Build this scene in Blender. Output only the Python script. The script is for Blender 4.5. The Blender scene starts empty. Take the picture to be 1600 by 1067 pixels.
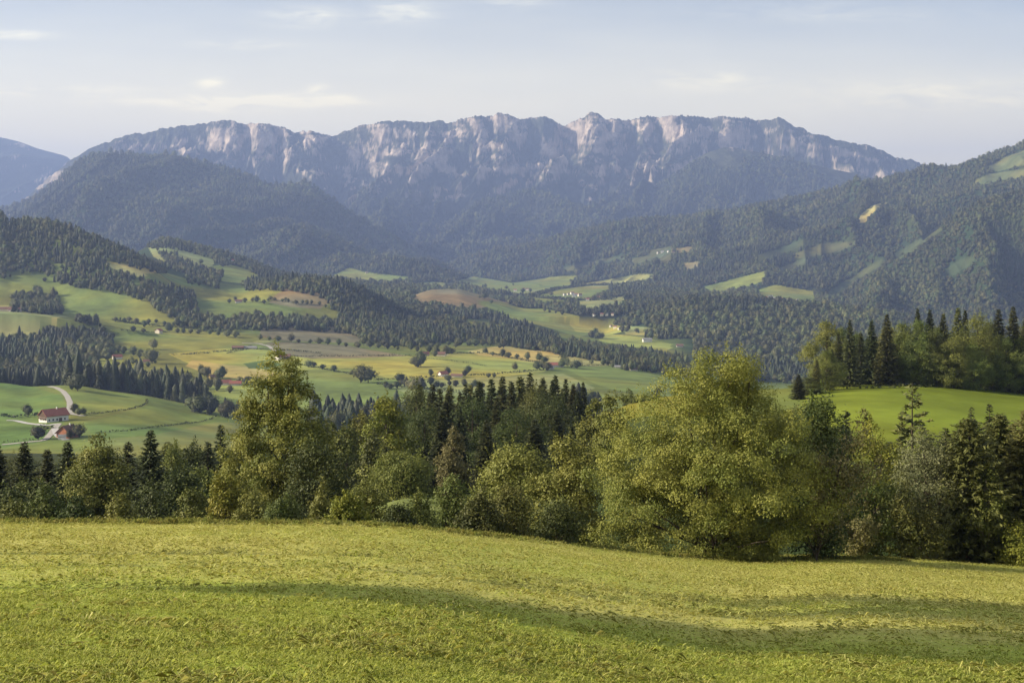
import bpy, math, random
import numpy as np
C = bpy.context.scene.collection
R = math.radians
SC = bpy.context.scene
# ------------------------------------------------------------------ camera, sky, sun, exposure
F, CX, HY = 2200.0, 800.0, 370.0          # focal length, centre and horizon of the photograph in its own pixels
cam = bpy.data.objects.new('camera', bpy.data.cameras.new('camera'))
C.objects.link(cam); SC.camera = cam
cam.data.sensor_width = 36; cam.data.lens = 36*F/1600
cam.data.shift_y = -(533.5-HY)/1600
cam.data.clip_start = 0.2; cam.data.clip_end = 90000
cam.location = (0, 0, 0); cam.rotation_euler = (R(90), 0, 0)
SUN_EL = R(25); sx, sy = -0.99, -0.06      # the sun stands low, straight to the left of the viewer
n_ = math.hypot(sx, sy); sx /= n_; sy /= n_
SUNV = np.array([sx*math.cos(SUN_EL), sy*math.cos(SUN_EL), math.sin(SUN_EL)])
w = bpy.data.worlds.new('World'); SC.world = w; w.use_nodes = True
nt = w.node_tree; nt.nodes.clear()
def N(nt, t, **k):
    n = nt.nodes.new(t)
    for a, v in k.items():
        if a.startswith('i_'):
            n.inputs[int(a[2:])].default_value = v
        else: setattr(n, a, v)
    return n
def L(nt, a, b): nt.links.new(a, b)
def M(nt, op, a, b=None, c=None, clamp=False):
    n = nt.nodes.new('ShaderNodeMath'); n.operation = op; n.use_clamp = clamp
    for i, v in enumerate((a, b, c)):
        if v is None: continue
        if isinstance(v, (int, float)): n.inputs[i].default_value = v
        else: nt.links.new(v, n.inputs[i])
    return n.outputs[0]
sky = N(nt, 'ShaderNodeTexSky', sky_type='NISHITA'); sky.sun_disc = False
sky.sun_elevation = SUN_EL; sky.sun_rotation = math.atan2(sx, sy) % (2*math.pi)
sky.altitude = 700; sky.air_density = .8; sky.dust_density = 3.0; sky.ozone_density = 1.0
tc = N(nt, 'ShaderNodeTexCoord'); sp = N(nt, 'ShaderNodeSeparateXYZ'); L(nt, tc.outputs['Generated'], sp.inputs[0])
yy = M(nt, 'MAXIMUM', sp.outputs[1], 0.05)
az = M(nt, 'DIVIDE', sp.outputs[0], yy); el = M(nt, 'DIVIDE', sp.outputs[2], yy)
def cloud_patch(px, py, rx, ry, amp):
    a = M(nt, 'DIVIDE', M(nt, 'SUBTRACT', az, (px-CX)/F), rx/F); b = M(nt, 'DIVIDE', M(nt, 'SUBTRACT', el, (HY-py)/F), ry/F)
    d = M(nt, 'ADD', M(nt, 'MULTIPLY', a, a), M(nt, 'MULTIPLY', b, b))
    return M(nt, 'MULTIPLY', M(nt, 'POWER', 2.718, M(nt, 'MULTIPLY', d, -1.0)), amp)
patches = [(350,162,70,12,.62),(470,158,85,9,.62),(330,132,20,9,.5),(497,141,16,8,.5),(530,158,16,7,.5),(475,26,60,14,.5),(625,20,50,15,.5),(370,70,70,7,.28),
           (20,56,60,7,.5),(60,142,150,9,.3),(1110,124,80,16,.32),(1470,150,190,24,.3),(1300,20,200,14,.18),(800,5,60,12,.25),(220,158,90,7,.25)]
tot = None
for p in patches:
    v = cloud_patch(*p); tot = v if tot is None else M(nt, 'ADD', tot, v)
cv = N(nt, 'ShaderNodeCombineXYZ'); L(nt, M(nt, 'MULTIPLY', az, 16), cv.inputs[0]); L(nt, M(nt, 'MULTIPLY', el, 75), cv.inputs[1])
nz = N(nt, 'ShaderNodeTexNoise'); nz.inputs['Scale'].default_value = 1.6; nz.inputs['Detail'].default_value = 7; nz.inputs['Roughness'].default_value = .62
nz.inputs['Distortion'].default_value = .8
L(nt, cv.outputs[0], nz.inputs['Vector'])
nr = N(nt, 'ShaderNodeMapRange'); nr.inputs[1].default_value = .36; nr.inputs[2].default_value = .66; L(nt, nz.outputs[0], nr.inputs[0])
wisp = M(nt, 'MULTIPLY', tot, nr.outputs[0])
# a thin veil of high cloud everywhere, with soft streaks in it
nv = N(nt, 'ShaderNodeTexNoise'); nv.inputs['Scale'].default_value = .55; nv.inputs['Detail'].default_value = 6; L(nt, cv.outputs[0], nv.inputs['Vector'])
vr = N(nt, 'ShaderNodeMapRange'); vr.inputs[1].default_value = .35; vr.inputs[2].default_value = .75; vr.inputs[3].default_value = .09; vr.inputs[4].default_value = .16
L(nt, nv.outputs[0], vr.inputs[0])
low = N(nt, 'ShaderNodeMapRange'); low.interpolation_type = 'SMOOTHSTEP'; low.inputs[1].default_value = .02; low.inputs[2].default_value = .20; low.inputs[3].default_value = .92; low.inputs[4].default_value = .02; L(nt, el, low.inputs[0])
lft = N(nt, 'ShaderNodeMapRange'); lft.inputs[1].default_value = -.4; lft.inputs[2].default_value = .4; lft.inputs[3].default_value = .10; lft.inputs[4].default_value = .0; L(nt, az, lft.inputs[0])
cl = M(nt, 'MINIMUM', M(nt, 'ADD', M(nt, 'ADD', wisp, vr.outputs[0]), M(nt, 'ADD', low.outputs[0], lft.outputs[0])), 1.0, clamp=True)
warm = N(nt, 'ShaderNodeMixRGB'); L(nt, low.outputs[0], warm.inputs[0]); warm.inputs[1].default_value = (12.9, 12.1, 8.9, 1); warm.inputs[2].default_value = (16.8, 13.6, 6.2, 1)
mx = N(nt, 'ShaderNodeMixRGB'); L(nt, cl, mx.inputs[0]); L(nt, sky.outputs[0], mx.inputs[1]); L(nt, warm.outputs[0], mx.inputs[2])
bg = N(nt, 'ShaderNodeBackground'); bg.inputs[1].default_value = 0.078; L(nt, mx.outputs[0], bg.inputs[0])
wo = N(nt, 'ShaderNodeOutputWorld'); L(nt, bg.outputs[0], wo.inputs[0])
sun = bpy.data.objects.new('sun', bpy.data.lights.new('sun', 'SUN')); C.objects.link(sun)
sun.data.energy = 5.0; sun.data.angle = R(0.6); sun.data.color = (1.0, .89, .70)
from mathutils import Vector
sun.rotation_euler = Vector(SUNV).to_track_quat('Z', 'Y').to_euler(); sun.location = (-60, -20, 40)
vs = SC.view_settings; vs.view_transform = 'Standard'; vs.look = 'None'; vs.exposure = 0.85; vs.gamma = 1
SC.cycles.max_bounces = 5; SC.cycles.diffuse_bounces = 2; SC.cycles.glossy_bounces = 1; SC.cycles.transmission_bounces = 3
SC.cycles.volume_bounces = 0; SC.cycles.transparent_max_bounces = 4; SC.cycles.use_denoising = True; SC.cycles.caustics_reflective = False
SC.cycles.sample_clamp_indirect = 4
rng = np.random.default_rng(7); random.seed(7)

# ------------------------------------------------------------------ helpers
def hash2(ix, iy, seed):
    h = (ix.astype(np.int64)*374761393 + iy.astype(np.int64)*668265263 + seed*1442695041) & 0xffffffff
    h = ((h ^ (h >> 13))*1274126177) & 0xffffffff
    h = ((h ^ (h >> 16))*2246822519) & 0xffffffff
    return ((h ^ (h >> 15)) & 0xffffff)/float(0xffffff)
def vnoise(x, y, seed=0):
    ix = np.floor(x); iy = np.floor(y); fx = x-ix; fy = y-iy
    fx = fx*fx*fx*(fx*(fx*6-15)+10); fy = fy*fy*fy*(fy*(fy*6-15)+10)
    a = hash2(ix, iy, seed); b = hash2(ix+1, iy, seed); c = hash2(ix, iy+1, seed); d = hash2(ix+1, iy+1, seed)
    return (a*(1-fx)+b*fx)*(1-fy)+(c*(1-fx)+d*fx)*fy
def fbm(x, y, o=4, seed=0, g=.5):
    s = 0; a = 1; t = 0; ca, sa = math.cos(.6), math.sin(.6)
    for i in range(o):
        s = s+a*(vnoise(x, y, seed+i)*2-1); t += a; a *= g
        x, y = (x*ca-y*sa)*2.03+5.1, (x*sa+y*ca)*2.03+1.7
    return s/t
def ridged(x, y, o=4, seed=0, g=.5):
    s = 0; a = 1; t = 0
    for i in range(o):
        n = 1-np.abs(vnoise(x, y, seed+i)*2-1)*1.0; s = s+a*n*n; t += a; a *= g; x = x*2.1+3.3; y = y*2.1+9.1
    return s/t
def sst(a, b, x):
    t = np.clip((x-a)/(b-a), 0, 1); return t*t*(3-2*t)
def pchip(x, xp, yp):
    xp = np.asarray(xp, float); yp = np.asarray(yp, float); h = np.diff(xp); d = np.diff(yp)/h
    m = np.zeros(len(xp))
    for i in range(1, len(xp)-1):
        if d[i-1]*d[i] > 0:
            w1 = 2*h[i]+h[i-1]; w2 = h[i]+2*h[i-1]; m[i] = (w1+w2)/(w1/d[i-1]+w2/d[i])
    m[0], m[-1] = d[0], d[-1]
    x = np.clip(x, xp[0], xp[-1]); i = np.clip(np.searchsorted(xp, x)-1, 0, len(h)-1)
    t = (x-xp[i])/h[i]; t2 = t*t; t3 = t2*t
    return (2*t3-3*t2+1)*yp[i]+(t3-2*t2+t)*h[i]*m[i]+(-2*t3+3*t2)*yp[i+1]+(t3-t2)*h[i]*m[i+1]
def P(s):
    return [tuple(float(v) for v in p.split(',')) for p in s.split()]

# ------------------------------------------------------------------ the shape of the land
# valley profile: for some directions, the height (as seen row) of the ground at growing distances
Zc = lambda d, py: -(py-HY)/F*d
cols = {}
near = [(40,-9),(60,-12),(90,-18.5),(120,-24),(160,-30),(250,-45),(400,-70),(600,-95)]
def col(px, pts, nearpts=near):
    cols[px] = nearpts+[(d, Zc(d, py)) for d, py in pts]
col(-500, [(850,710),(1000,690),(1500,620),(2000,560),(2500,500),(3000,460),(4000,420),(6000,415),(9000,410),(30000,395)])
col(0,    [(850,708),(1000,690),(1500,618),(1750,588),(2050,545),(2300,510),(2500,480),(2700,468),(3000,452),(4000,425),(6000,420),(9000,412),(30000,395)])
col(200,  [(850,712),(1000,690),(1250,655),(1500,625),(1700,592),(1900,565),(2200,530),(2500,497),(2800,462),(3100,430),(3500,412),(4000,408),(4600,415),(6000,422),(9000,415),(30000,395)])
col(400,  [(850,716),(1100,690),(1350,655),(1550,612),(1800,580),(2000,555),(2300,522),(2600,492),(2900,465),(3300,446),(4000,428),(5000,432),(7000,428),(9000,420),(30000,395)])
col(600,  [(850,716),(1100,690),(1300,655),(1500,618),(1700,590),(1900,566),(2100,549),(2300,538),(2700,510),(3200,482),(4000,460),(5500,442),(7000,432),(9000,422),(30000,395)])
col(800,  [(850,712),(1100,676),(1300,645),(1500,612),(1700,590),(1900,573),(2200,549),(2600,532),(2900,515),(3300,503),(4000,480),(4700,463),(5500,450),(7000,437),(8500,426),(30000,395)])
col(1000, [(850,700),(1100,665),(1300,638),(1500,615),(1700,594),(1900,580),(2200,566),(2600,556),(3000,535),(3400,519),(3700,505),(4000,484),(4400,467),(5000,455),(5800,441),(7000,426),(8500,418),(30000,395)],
    [(40,-9),(60,-12.5),(90,-19.5),(120,-25),(160,-28),(220,-31),(300,-35.6),(400,-47),(600,-90)])
col(1200, [(850,660),(1500,645),(2000,610),(2300,586),(2800,550),(3200,523),(3600,498),(4000,478),(4300,468),(4700,458),(5200,447),(6000,432),(8500,420),(30000,395)],
    [(40,-8.5),(60,-13.6),(85,-19.3),(110,-23),(160,-28),(220,-31),(300,-35),(360,-39),(450,-60),(600,-95)])
col(1400, [(1000,670),(1500,650),(2000,615),(2300,590),(3000,535),(3600,505),(4200,487),(5000,470),(6000,455),(8500,425),(30000,395)],
    [(40,-8.5),(60,-13.6),(85,-19.6),(110,-23),(160,-28),(220,-31.5),(300,-34),(335,-35.8),(380,-40),(450,-60),(600,-95)])
col(1600, [(1000,670),(1500,650),(2000,615),(2300,590),(3000,540),(3600,515),(4200,495),(5000,475),(6000,458),(8500,425),(30000,395)],
    [(40,-8.5),(60,-13.6),(85,-19.9),(110,-23),(160,-28),(220,-32.5),(300,-36),(335,-38),(380,-42),(450,-62),(600,-97)])
col(2100, [(1000,670),(1500,650),(2000,615),(2300,590),(3000,545),(3600,515),(4200,495),(5000,475),(6000,458),(8500,425),(30000,395)],
    [(40,-8.5),(60,-13.6),(85,-20.5),(110,-24),(160,-30),(220,-35),(300,-40),(335,-42),(380,-47),(450,-65),(600,-97)])
ks = sorted(cols); LD = np.linspace(math.log(40), math.log(30000), 500)
tabc = np.array([pchip(LD, [math.log(d) for d, z in cols[k]], [z for d, z in cols[k]]) for k in ks])
PXT = np.arange(-500, 2101, 10.0)
TAB = np.array([pchip(PXT, ks, tabc[:, j]) for j in range(len(LD))]).T      # [px, logd]
# soften the table a little along the direction axis
for _ in range(6):
    TAB[1:-1] = (TAB[:-2]+2*TAB[1:-1]+TAB[2:])/4
def base(px, d):
    a = np.clip((px+500)/10, 0, len(PXT)-1.001); b = np.clip((np.log(np.maximum(d, 1))-LD[0])/(LD[1]-LD[0]), 0, len(LD)-1.001)
    i = a.astype(int); j = b.astype(int); u = a-i; v = b-j
    return (TAB[i, j]*(1-u)+TAB[i+1, j]*u)*(1-v)+(TAB[i, j+1]*(1-u)+TAB[i+1, j+1]*u)*v
# landforms that stand on it: crest line (seen column, seen row, distance), run in front, run behind, steepness of the top
RIDGES = [
 ('far_left', P('-900,120,19000 -300,175,19000 -120,196,19000 0,213,19000 30,220,19000 60,231,19000 90,239,19000 112,246,19000 140,270,19000 220,370,19000'), 6000, 4000, .75),
 ('far_left2', P('30,260,22000 80,238,22000 110,234,22000 140,238,22000 200,262,22000 300,330,22000'), 4000, 4000, .9),
 ('far_right', P('1380,320,21000 1435,270,21000 1452,259,21000 1462,261,21000 1478,270,21000 1520,300,21000 1600,340,21000'), 4000, 4000, .9),
 ('main', P('-100,440,12600 -20,385,12700 20,335,12800 45,308,12900 70,284,13000 100,257,13000 122,242,13000 150,229,13000 185,216,13000 215,207,13000 228,209,13000 245,205,13000 290,195,13000 320,193,13000 340,188,12900 355,187,12900 370,190,12900 385,193,13000 400,190,12900 415,191,12900 435,197,13000 450,199,12900 468,205,13000 490,203,12900 505,208,13000 520,210,13100 540,204,13100 560,198,13100 600,190,13000 640,190,13000 690,191,13000 705,192,13000 720,184,12900 750,178,12800 765,179,12900 776,175,12800 790,176,12800 800,179,12800 815,183,12900 830,184,13000 850,182,12900 865,186,12900 882,194,13100 900,187,13000 912,180,12900 928,177,12900 940,181,12900 950,184,13000 962,181,12900 975,184,13000 985,187,13050 1000,184,12950 1012,183,12950 1025,184,13000 1040,180,12900 1055,178,12850 1070,180,12900 1090,183,12950 1105,184,13000 1140,182,12900 1160,182,12950 1185,188,13000 1200,187,12950 1217,184,12900 1240,194,12900 1258,202,12900 1275,209,12850 1293,213,12900 1310,218,12900 1330,222,12900 1350,227,12900 1375,232,12900 1400,243,12900 1440,256,12900 1475,269,12900 1540,300,13000 1650,350,13000 1800,420,13000'), 4700, 3500, .62),
 ('knob', P('880,400,10800 940,352,10900 1000,306,11000 1050,274,11100 1085,250,11200 1110,237,11200 1140,230,11200 1165,234,11200 1200,241,11200 1240,250,11200 1290,262,11200 1360,277,11200 1430,300,11200 1500,340,11200'), 2600, 900, .8),
 ('spur_low', P('560,430,10000 640,385,10000 700,350,10100 760,315,10300 830,300,10600 880,312,10300 940,340,10000 1000,365,9700 1100,400,9500'), 1800, 900, .9),
 ('mid_left', P('-900,372,9000 -500,362,9000 -200,350,9000 0,329,9000 45,313,9000 75,293,9000 105,268,9000 135,248,9000 150,243,9000 170,241,9000 210,241,9000 240,247,9000 260,246,9000 300,256,9000 350,263,9000 375,270,9000 400,281,8900 425,291,8900 440,292,8900 455,288,8800 485,290,8800 505,302,8800 530,321,8700 560,341,8700 600,362,8600 650,392,8500 700,425,8500 780,480,8500'), 2800, 1300, .72),
 ('mid_left_low', P('-300,372,7900 0,378,7900 120,372,7800 220,352,7800 300,345,7800 380,352,7700 430,345,7600 500,362,7600 560,392,7600 620,425,7500 700,460,7500'), 1900, 700, .8),
 ('right_long', P('600,455,8300 640,436,8200 700,416,8200 760,396,8100 830,383,8000 900,364,7800 950,352,7700 1000,345,7600 1060,342,7500 1120,335,7500 1200,320,7300 1300,298,7200 1380,281,7000 1440,270,6900 1475,267,6900 1500,263,6800 1520,255,6700 1545,245,6600 1570,235,6600 1600,224,6500 1700,190,6300 2000,120,6000 2400,60,6000'), 2500, 2200, .85),
 ('right_mid', P('1080,445,6300 1120,428,6200 1200,398,6100 1280,370,6000 1360,340,5900 1420,322,5800 1480,308,5700 1560,290,5600 1700,260,5600 2100,200,5600'), 1300, 600, .8),
 ('right_spur', P('1270,492,4700 1310,465,4700 1340,445,4700 1380,418,4700 1430,385,4700 1465,358,4700 1500,332,4700 1540,313,4700 1600,300,4700 1700,285,4700 2100,230,4700'), 950, 700, .8),
 ('hill_left', P('-900,180,3300 -600,230,3300 -300,290,3200 -60,330,3100 0,339,3100 20,350,3100 50,349,3100 75,350,3100 110,360,3050 150,377,3000 200,398,2950 235,418,2900 270,441,2850 310,470,2800 350,500,2800'), 560, 600, 1.0),
 ('hill_left_back', P('150,420,4300 200,395,4300 222,378,4300 250,375,4300 300,384,4300 350,397,4300 400,414,4300 450,434,4300 520,455,4300'), 700, 500, 1.0),
 ('hill_wood', P('330,475,2950 380,458,2950 430,446,2950 470,441,2950 520,443,2950 560,455,2950 600,478,2950 650,505,2950'), 330, 500, 1.1),
 ('hill_brown', P('600,475,3900 640,464,3900 680,453,3900 710,452,3900 745,460,3900 790,474,3900 850,492,3900'), 420, 420, 1.1),
 ('farm_hill', P('-900,590,1450 -300,596,1430 0,600,1400 50,606,1380 85,604,1370 110,603,1370 160,611,1350 230,622,1340 300,640,1320 380,658,1290 440,700,1280 500,760,1250'), 480, 170, 1.15),
 ('plateau', P('1235,690,320 1250,640,325 1272,614,330 1350,607,335 1450,605,340 1520,609,340 1600,618,340 1750,635,340 2100,680,340'), 110, 110, 1.2),
 ('clearing', P('540,820,125 590,794,125 640,780,125 700,781,125 750,795,125 800,820,125'), 38, 22, .9),
 ('river_wood', P('880,560,3350 940,520,3450 980,498,3500 1040,478,3500 1100,470,3500 1160,470,3500 1240,478,3450 1330,487,3450 1450,500,3450'), 700, 350, .9),
]
RC = []
for nm, pts, wf, wb, gp in RIDGES:
    a = np.array(pts); px = np.arange(a[0, 0], a[-1, 0]+1, 2.0)
    py = pchip(px, a[:, 0], a[:, 1]); dd = pchip(px, a[:, 0], a[:, 2])
    RC.append((nm, px, py, dd, wf, wb, gp))
def H(px, d):
    """ground height at seen column px and distance d (both arrays); the eye is at 0"""
    px = np.asarray(px, float); d = np.asarray(d, float)
    x = (px-CX)/F*d
    z = base(px, d); zb = z
    for k, (nm, xs, ys, dd, wf, wb, gp) in enumerate(RC):
        lo, hi = dd.min()-wf, dd.max()+wb
        m = (d > lo) & (d < hi) & (px > xs[0]) & (px < xs[-1])
        if not m.any(): continue
        p = px[m]; D = d[m]; X = x[m]
        dc = np.interp(p, xs, dd); zc = -(np.interp(p, xs, ys)-HY)/F*dc
        fade = sst(0, 60 if k > 12 else 120, np.minimum(p-xs[0], xs[-1]-p))
        t = (dc-D)/wf; tb = (D-dc)/wb
        front = t > 0
        zf = np.where(front, base(p, dc-wf), base(p, dc+wb))
        s = np.where(front, np.clip(t, 0, 1), np.clip(tb, 0, 1))
        if nm == 'main':
            # spurs and gullies run down the face; they lean as they descend
            wx = X+fbm(X/900, D/900, 3, 31)*170+(dc-D)*(.10+.75*fbm(X/1500, X*0+7, 2, 33))
            rid = ridged(wx/620, D/6000, 2, 41)
            rid2 = ridged(wx/230+D/2600, D/3200, 3, 51)
            amp = np.sin(np.clip(s*1.15, 0, 1)*math.pi)**.8
            s2 = s**gp
            prof = s2*.52+.48*s
            # a cliff band below the crest whose depth varies
            cl = .12+.09*fbm(X/700, X*0+3, 3, 61)
            prof = prof+.10*sst(.0, 1, s/np.maximum(cl, .03))*(1-s)-.10*s*(1-s)*0
            h = zc-(zc-zf)*np.clip(prof, 0, 1)
            hv = zc-h; wv_ = wx+fbm(X/300, hv/260, 2, 35)*120
            rid2 = ridged(wv_/350, hv/330+wx/900, 3, 51); rid3 = ridged(wv_/120+hv/400, hv/190, 3, 57)
            cut = sst(.0, .045, s)*np.clip(1-s, 0, 1)**.5
            h = h+amp*((rid-.55)*330)*sst(0, .07, s)+(rid2-.70)*330*cut+(rid3-.6)*130*cut
            h = h+fbm(X/260, D/260, 4, 71)*40*sst(0, .1, s)*(1-s*.5)+(fbm(X/60, D*0+2, 4, 73, .6)*24-ridged(X/190, D*0+4, 2, 75)*22+11)*(1-sst(0, .12, s))
        else:
            if gp < 1: prof = .5*s**gp+.5*s*s*(3-2*s)
            else: prof = np.clip(s, 0, 1)**gp; prof = prof*prof*(3-2*prof)*.6+.4*prof
            h = zc-(zc-zf)*prof
            if wf > 900:
                sc = wf*.28
                wx = X+fbm(X/sc/1.6, D/sc/1.6, 2, 81+k)*sc*.22+(dc-D)*.18
                amp = np.sin(np.clip(s, 0, 1)*math.pi)**.8*sst(0, .08, s)
                h = h+amp*((ridged(wx/sc, D/sc/5, 3, 91+k)-.5)*wf*(.14 if nm[:5] == 'right' else .105)+(ridged(wx/sc*2.7, D/sc/2, 2, 93+k)-.5)*wf*.030+fbm(X/170, D/170, 3, 95+k)*14)
        h = zb[m]+(h-zb[m])*fade
        # soft maximum so hills grow out of the ground without a crease
        r = np.clip(D*.0016, .5, 10)*fade*sst(1, .75, s); df = h-z[m]
        z[m] = z[m]+.5*(df+np.sqrt(df*df+r*r))
    if (d < 130).any():
        w = sst(86, 108, d); k = d < 130
        z[k] = (MZ(x[k], d[k])*(1-w[k])+z[k]*w[k])
    z = z+fbm(x/230, d/230, 3, 11)*sst(900, 2500, d)*2.2*(1-sst(5500, 9000, d))+fbm(x/45, d/45, 3, 17)*sst(128, 400, d)*.5
    return z
def seen_row(px, d, up=0.0): return HY-F*(H(px, d)+up)/d
def inpoly(px, py, poly):
    poly = np.asarray(poly); r = np.zeros(px.shape, bool)
    x0, y0 = poly.min(0); x1, y1 = poly.max(0)
    m = (px >= x0) & (px <= x1) & (py >= y0) & (py <= y1)
    if not m.any(): return r
    X = px[m]; Y = py[m]; c = np.zeros(X.shape, bool); n = len(poly)
    for i in range(n):
        xa, ya = poly[i]; xb, yb = poly[(i+1) % n]
        if ya == yb: continue
        c ^= ((Y < ya) != (Y < yb)) & (X < (xb-xa)*(Y-ya)/(yb-ya)+xa)
    r[m] = c
    return r
_dl = np.exp(np.linspace(math.log(60), math.log(16000), 3000))
_hc = {}
def hit(px, py, dmin=60, dmax=16000, up=0.0):
    """the first ground point seen at (px, py) beyond dmin; returns (x, y, z)"""
    k = round(px*2)/2
    if k not in _hc: _hc[k] = H(np.full(_dl.shape, k), _dl)
    rows = HY-F*(_hc[k]+up)/_dl; m = (_dl >= dmin) & (_dl <= dmax)
    idx = np.nonzero(m & (rows <= py))[0]
    if len(idx) == 0:
        ii = np.nonzero(m)[0]; i = ii[np.argmin(rows[ii])]
    else: i = idx[0]
    d = _dl[i]
    if i > 0 and rows[i-1] > py and _dl[i-1] >= dmin:
        f = (rows[i-1]-py)/(rows[i-1]-rows[i]+1e-9); d = _dl[i-1]+(d-_dl[i-1])*f
    return ((px-CX)/F*d, d, float(H(np.array([px]), np.array([d]))[0]))
def ground(px, d):
    return ((px-CX)/F*d, d, float(H(np.array([float(px)]), np.array([float(d)]))[0]))

# meadow under the viewer
EDGE = P('-900,800 -300,814 0,819 300,817 500,818 600,821 700,830 850,848 1000,863 1150,875 1250,880 1400,888 1600,905 2200,925')
_ex = np.array([p[0] for p in EDGE]); _ey = np.array([p[1] for p in EDGE])
YE = P('-900,46 0,48 500,50 700,55 900,63 1000,68 1150,80 1250,92 2200,92')
_yx = np.array([p[0] for p in YE]); _yv = np.array([p[1] for p in YE])
def MZ(x, y):
    px = CX+F*x/np.maximum(y, 12.0)
    ty = (np.interp(px, _ex, _ey)-HY)/F; ye = np.interp(px, _yx, _yv)
    right = sst(1090, 1380, px)
    ty2 = np.interp(px, [1150, 1250, 1600, 2200], [.2195, .2236, .2345, .25])     # the right part runs on to the trees
    ty = ty*(1-right)+ty2*right; ye = ye*(1-right)+88*right
    a = ty-1.7/ye*(1-right)-right*.019
    z = -1.7-a*y-.0085*np.maximum(y-ye, 0)**1.7
    z = z+fbm(x/14, y/14, 3, 5)*.16*sst(4, 20, y)+fbm(x/2.3, y/2.3, 3, 6)*.035
    return z
# ------------------------------------------------------------------ materials
def mat(name):
    m = bpy.data.materials.new(name); m.use_nodes = True; t = m.node_tree; t.nodes.clear()
    o = N(t, 'ShaderNodeOutputMaterial'); return m, t, o
def principled(t, rough=.9, spec=.2):
    p = N(t, 'ShaderNodeBsdfPrincipled'); p.inputs['Roughness'].default_value = rough; p.inputs['Specular IOR Level'].default_value = spec; return p
def ground_mat():
    m, t, o = mat('ground'); p = principled(t, .95, .05)
    a = N(t, 'ShaderNodeVertexColor', layer_name='col')
    g = N(t, 'ShaderNodeNewGeometry')
    n1 = N(t, 'ShaderNodeTexNoise'); n1.inputs['Scale'].default_value = .012; n1.inputs['Detail'].default_value = 8; n1.inputs['Roughness'].default_value = .6
    L(t, g.outputs['Position'], n1.inputs['Vector'])
    r = N(t, 'ShaderNodeMapRange'); r.inputs[1].default_value = .3; r.inputs[2].default_value = .7; r.inputs[3].default_value = .72; r.inputs[4].default_value = 1.28
    L(t, n1.outputs[0], r.inputs[0])
    v = N(t, 'ShaderNodeVectorMath', operation='SCALE'); L(t, a.outputs[0], v.inputs[0]); L(t, r.outputs[0], v.inputs[3])
    L(t, v.outputs[0], p.inputs['Base Color'])
    n2 = N(t, 'ShaderNodeTexNoise'); n2.inputs['Scale'].default_value = .09; n2.inputs['Detail'].default_value = 5
    L(t, g.outputs['Position'], n2.inputs['Vector'])
    b = N(t, 'ShaderNodeBump'); b.inputs['Strength'].default_value = .35; b.inputs['Distance'].default_value = 3; L(t, n2.outputs[0], b.inputs['Height'])
    L(t, b.outputs[0], p.inputs['Normal']); L(t, p.outputs[0], o.inputs[0]); return m
def mountain_mat():
    m, t, o = mat('mountain'); p = principled(t, .95, .05)
    a = N(t, 'ShaderNodeVertexColor', layer_name='col'); g = N(t, 'ShaderNodeNewGeometry')
    n1 = N(t, 'ShaderNodeTexNoise'); n1.inputs['Scale'].default_value = .010; n1.inputs['Detail'].default_value = 9; n1.inputs['Roughness'].default_value = .7
    L(t, g.outputs['Position'], n1.inputs['Vector'])
    r = N(t, 'ShaderNodeMapRange'); r.inputs[1].default_value = .3; r.inputs[2].default_value = .7; r.inputs[3].default_value = .55; r.inputs[4].default_value = 1.45
    L(t, n1.outputs[0], r.inputs[0])
    v = N(t, 'ShaderNodeVectorMath', operation='SCALE'); L(t, a.outputs[0], v.inputs[0]); L(t, r.outputs[0], v.inputs[3])
    L(t, v.outputs[0], p.inputs['Base Color'])
    n2 = N(t, 'ShaderNodeTexNoise'); n2.inputs['Scale'].default_value = .022; n2.inputs['Detail'].default_value = 6; n2.inputs['Roughness'].default_value = .65
    L(t, g.outputs['Position'], n2.inputs['Vector'])
    b = N(t, 'ShaderNodeBump'); b.inputs['Strength'].default_value = .8; b.inputs['Distance'].default_value = 40; L(t, n2.outputs[0], b.inputs['Height'])
    L(t, b.outputs[0], p.inputs['Normal']); L(t, p.outputs[0], o.inputs[0]); return m
def simple_mat(name, col, rough=.8, var=.15, scale=1.0, bump=0.0, metallic=0.0):
    m, t, o = mat(name); p = principled(t, rough, .2); p.inputs['Metallic'].default_value = metallic
    g = N(t, 'ShaderNodeNewGeometry'); n1 = N(t, 'ShaderNodeTexNoise'); n1.inputs['Scale'].default_value = scale; n1.inputs['Detail'].default_value = 5
    L(t, g.outputs['Position'], n1.inputs['Vector'])
    r = N(t, 'ShaderNodeMapRange'); r.inputs[1].default_value = .25; r.inputs[2].default_value = .75; r.inputs[3].default_value = 1-var; r.inputs[4].default_value = 1+var
    L(t, n1.outputs[0], r.inputs[0])
    v = N(t, 'ShaderNodeVectorMath', operation='SCALE'); v.inputs[0].default_value = col; L(t, r.outputs[0], v.inputs[3]); L(t, v.outputs[0], p.inputs['Base Color'])
    if bump:
        b = N(t, 'ShaderNodeBump'); b.inputs['Strength'].default_value = bump; b.inputs['Distance'].default_value = .05; L(t, n1.outputs[0], b.inputs['Height']); L(t, b.outputs[0], p.inputs['Normal'])
    L(t, p.outputs[0], o.inputs[0]); return m
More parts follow.
